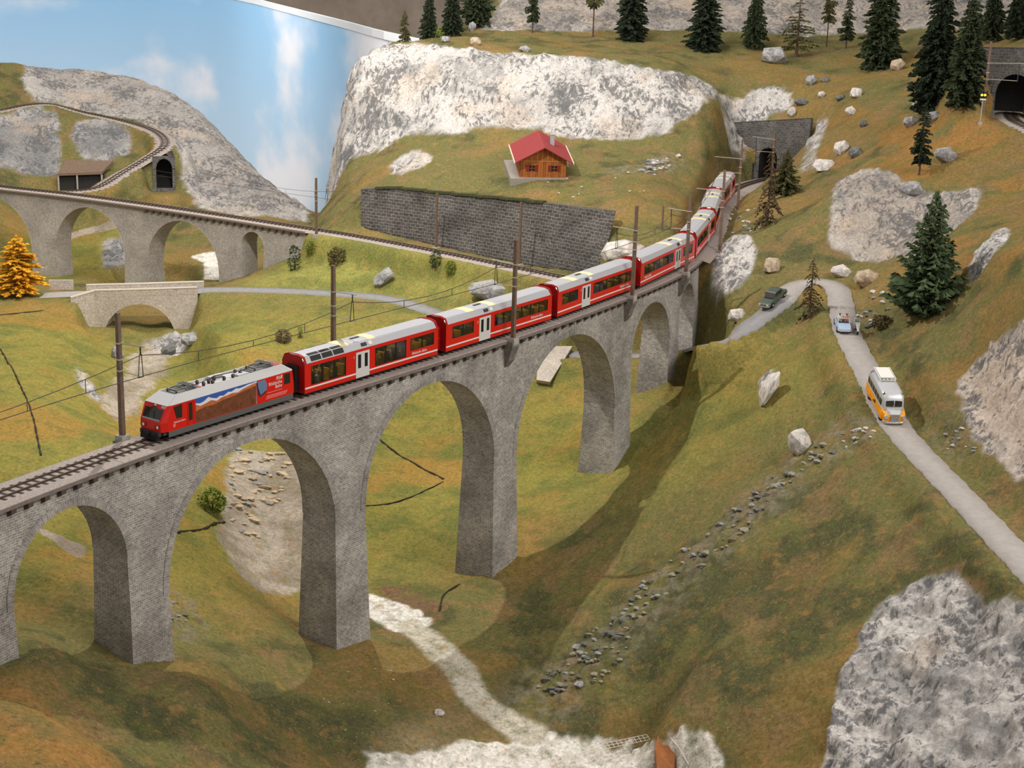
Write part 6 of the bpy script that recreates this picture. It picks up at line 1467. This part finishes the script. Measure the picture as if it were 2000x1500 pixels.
acc = np.concatenate([[0], np.cumsum(np.linalg.norm(np.diff(SKL[:, :2], axis=0), axis=1))]); acc /= acc[-1]
mb = MB(); mb.grid([[(p[0], p[1], -70), (p[0], p[1], p[2])] for p in SKL], [[(a, 0), (a, 1)] for a in acc]); 
mb.grid([[(p[0], p[1] + 1.4, p[2]), (p[0], p[1] + 1.4, -70)] for p in SKL], [[(a, 1), (a, 0)] for a in acc])
sky = mb.build('wall_backdrop', sky_material(), smooth=True); tag(sky, 'curved panel printed with blue sky and white clouds', 'backdrop', kind='structure')
mb = MB()
for a, b in zip(SKL[:-1], SKL[1:]): mb.add([a + np.array([0, -.5, -.9]), b + np.array([0, -.5, -.9]), b + np.array([0, -.5, .7]), a + np.array([0, -.5, .7]), a + np.array([0, 1.9, .7]), b + np.array([0, 1.9, .7])], [(0, 1, 2, 3), (3, 2, 5, 4)])
tr_ = mb.build('trim_1', mat('white_panel_edge', (236, 240, 244), .5)); tr_['kind'] = 'structure'; tag(tr_, 'white top edge of the sky panel', 'trim', kind='structure')
wallm = mat('brown_grey_wall', (142, 128, 114), .95, noise=.3, nscale=.05)
w = MB(); w.add([(-420, 700, -90), (420, 700, -90), (420, 700, 260), (-420, 700, 260)], [(0, 1, 2, 3)]); tag(w.build('wall_back', wallm), 'brown grey wall behind the whole layout', 'wall', kind='structure')

# seams between the terrain boards, dark strips painted as the shadow in the gaps
seam_m = mat('seam_shadow_brown', (52, 44, 32), .95)
def seam_shadow(pts, wid=.22):
    P = [hit(*p) for p in pts]; P = catmull(P, .8); mb = MB(); rows = []
    for i, p in enumerate(P):
        d = P[min(i + 1, len(P) - 1)] - P[max(i - 1, 0)]; n = np.array([-d[1], d[0], 0]) / (np.hypot(d[0], d[1]) + 1e-9); w_ = wid * (.6 + .5 * math.sin(i * 1.9)) + .05
        rows.append([(p[0] + n[0] * a, p[1] + n[1] * a, float(height(p[0] + n[0] * a, p[1] + n[1] * a)) + z) for a, z in ((-w_, -.1), (-w_ * .7, .10), (w_ * .7, .10), (w_, -.1))])
    mb.grid(rows); o = mb.build('seam_shadow', seam_m, ground); return o
for pts in ([(742,860),(775,886),(820,914),(866,937)], [(866,942),(820,965),(765,984),(708,990)], [(0,682),(24,720),(48,770),(68,830),(80,890)], [(345,1042),(390,1036),(440,1022)], [(858,1196),(868,1162),(898,1142)], [(0,616),(40,612),(86,607)]):
    seam_shadow(pts, .09 if pts[0][0] != 742 else .13)
# stone ramp seen through the third arch
rp = hit(1082, 716, 175); 
a, b = GY(1050, 742, 184), GY(1118, 672, 190)
mb = MB(); u = Vector(b - a); dn = Vector((-1.2, -1.0, 0)); vs = [Vector(GY(x, y, hit(x, y, 168).y - 1.6)) for x, y in ((1048, 742), (1074, 746), (1108, 694), (1118, 676), (1078, 676), (1050, 706))]
mb.add(vs + [v + Vector((0, 4, -3)) for v in vs], [tuple(range(6)), tuple(range(11, 5, -1))] + [(i, 6 + i, 6 + (i + 1) % 6, (i + 1) % 6) for i in range(6)])
tag(uv_metres(mb.build('stone_ramp', stone_pale)), 'pale stone ramp wall below the road behind the viaduct', 'wall')
# gallery on the far mountain
gp_ = GY(160, 372, 308.5); gl = thing('gallery', 'dark open gallery below the far mountain track', 'gallery', gp_)
MB().add([(-4.8, 0, 3.3), (4.2, 0, 3.9), (5.0, 6, 5.4), (-4.8, 6, 5.2), (-4.8, 0, 2.8), (4.2, 0, 3.4), (5.0, 6, 4.9), (-4.8, 6, 4.7)], [(0, 1, 2, 3), (0, 4, 5, 1), (1, 5, 6, 2), (3, 7, 4, 0), (7, 6, 5, 4)]).build('gallery_roof', mat('brown_gallery_roof', (122, 102, 86), .9, noise=.3), gl)
MB().box(-4.8, 4.4, .9, 1.2, -1, 3.5).build('gallery_shade_back', tunnel_m, gl)  # dark sheet just inside the opening, its colour stands in for the shade
for x in (-4.7, -.9, 4.1): MB().box(x - .14, x + .14, .05, .35, -1, 3.3).build('gallery_post', concrete, gl)
# remains at the front edge: plywood and plaster netting
ply = mat('brown_plywood', (150, 92, 48), .7, noise=.2, nscale=3); net_m = mat('white_netting', (226, 220, 210), .8)
c = hit(1288, 1470); pl = tag(MB().add([(-.35, -2.6, -.6), (1.0, -2.6, -.5), (1.15, -1.0, .35), (-.05, 1.3, .9), (-.45, -.6, .5), (-.3, -2.6, -1.2), (1.0, -2.6, -1.2), (1.15, -1, -.6), (-.05, 1.3, -.3), (-.45, -.6, -.5)], [(0, 1, 2, 3, 4), (0, 5, 6, 1), (1, 6, 7, 2), (2, 7, 8, 3), (3, 8, 9, 4), (4, 9, 5, 0)]).build('plywood_board', ply, None, c), 'broken brown plywood board sticking out at the front edge', 'board')
def net(label, pts, rows_n):
    P = [hit(*p) for p in pts]; P = catmull(P, .35); root = thing('plaster_netting', label, 'netting', tuple(P[0])); o0 = P[0]; mb = MB()
    nn = lambda i: np.array([.25, -.5, -.15]) * 1.0
    for j in range(rows_n): mb.tube([p - o0 + nn(0) * j * .55 + np.array([0, 0, .75]) for p in P], .03, 4)
    for p in P: mb.tube([p - o0 + np.array([0, 0, .75]), p - o0 + nn(0) * (rows_n - 1) * .6 + np.array([0, 0, .73])], .03, 4)
    mb.build('netting_strands', net_m, root)['kind'] = 'stuff'; return root
net('torn white plaster netting left of the plywood board', [(1100,1492),(1150,1476),(1210,1462),(1262,1450)], 3)
net('torn white plaster netting right of the plywood board', [(1308,1462),(1326,1485),(1340,1508)], 2)
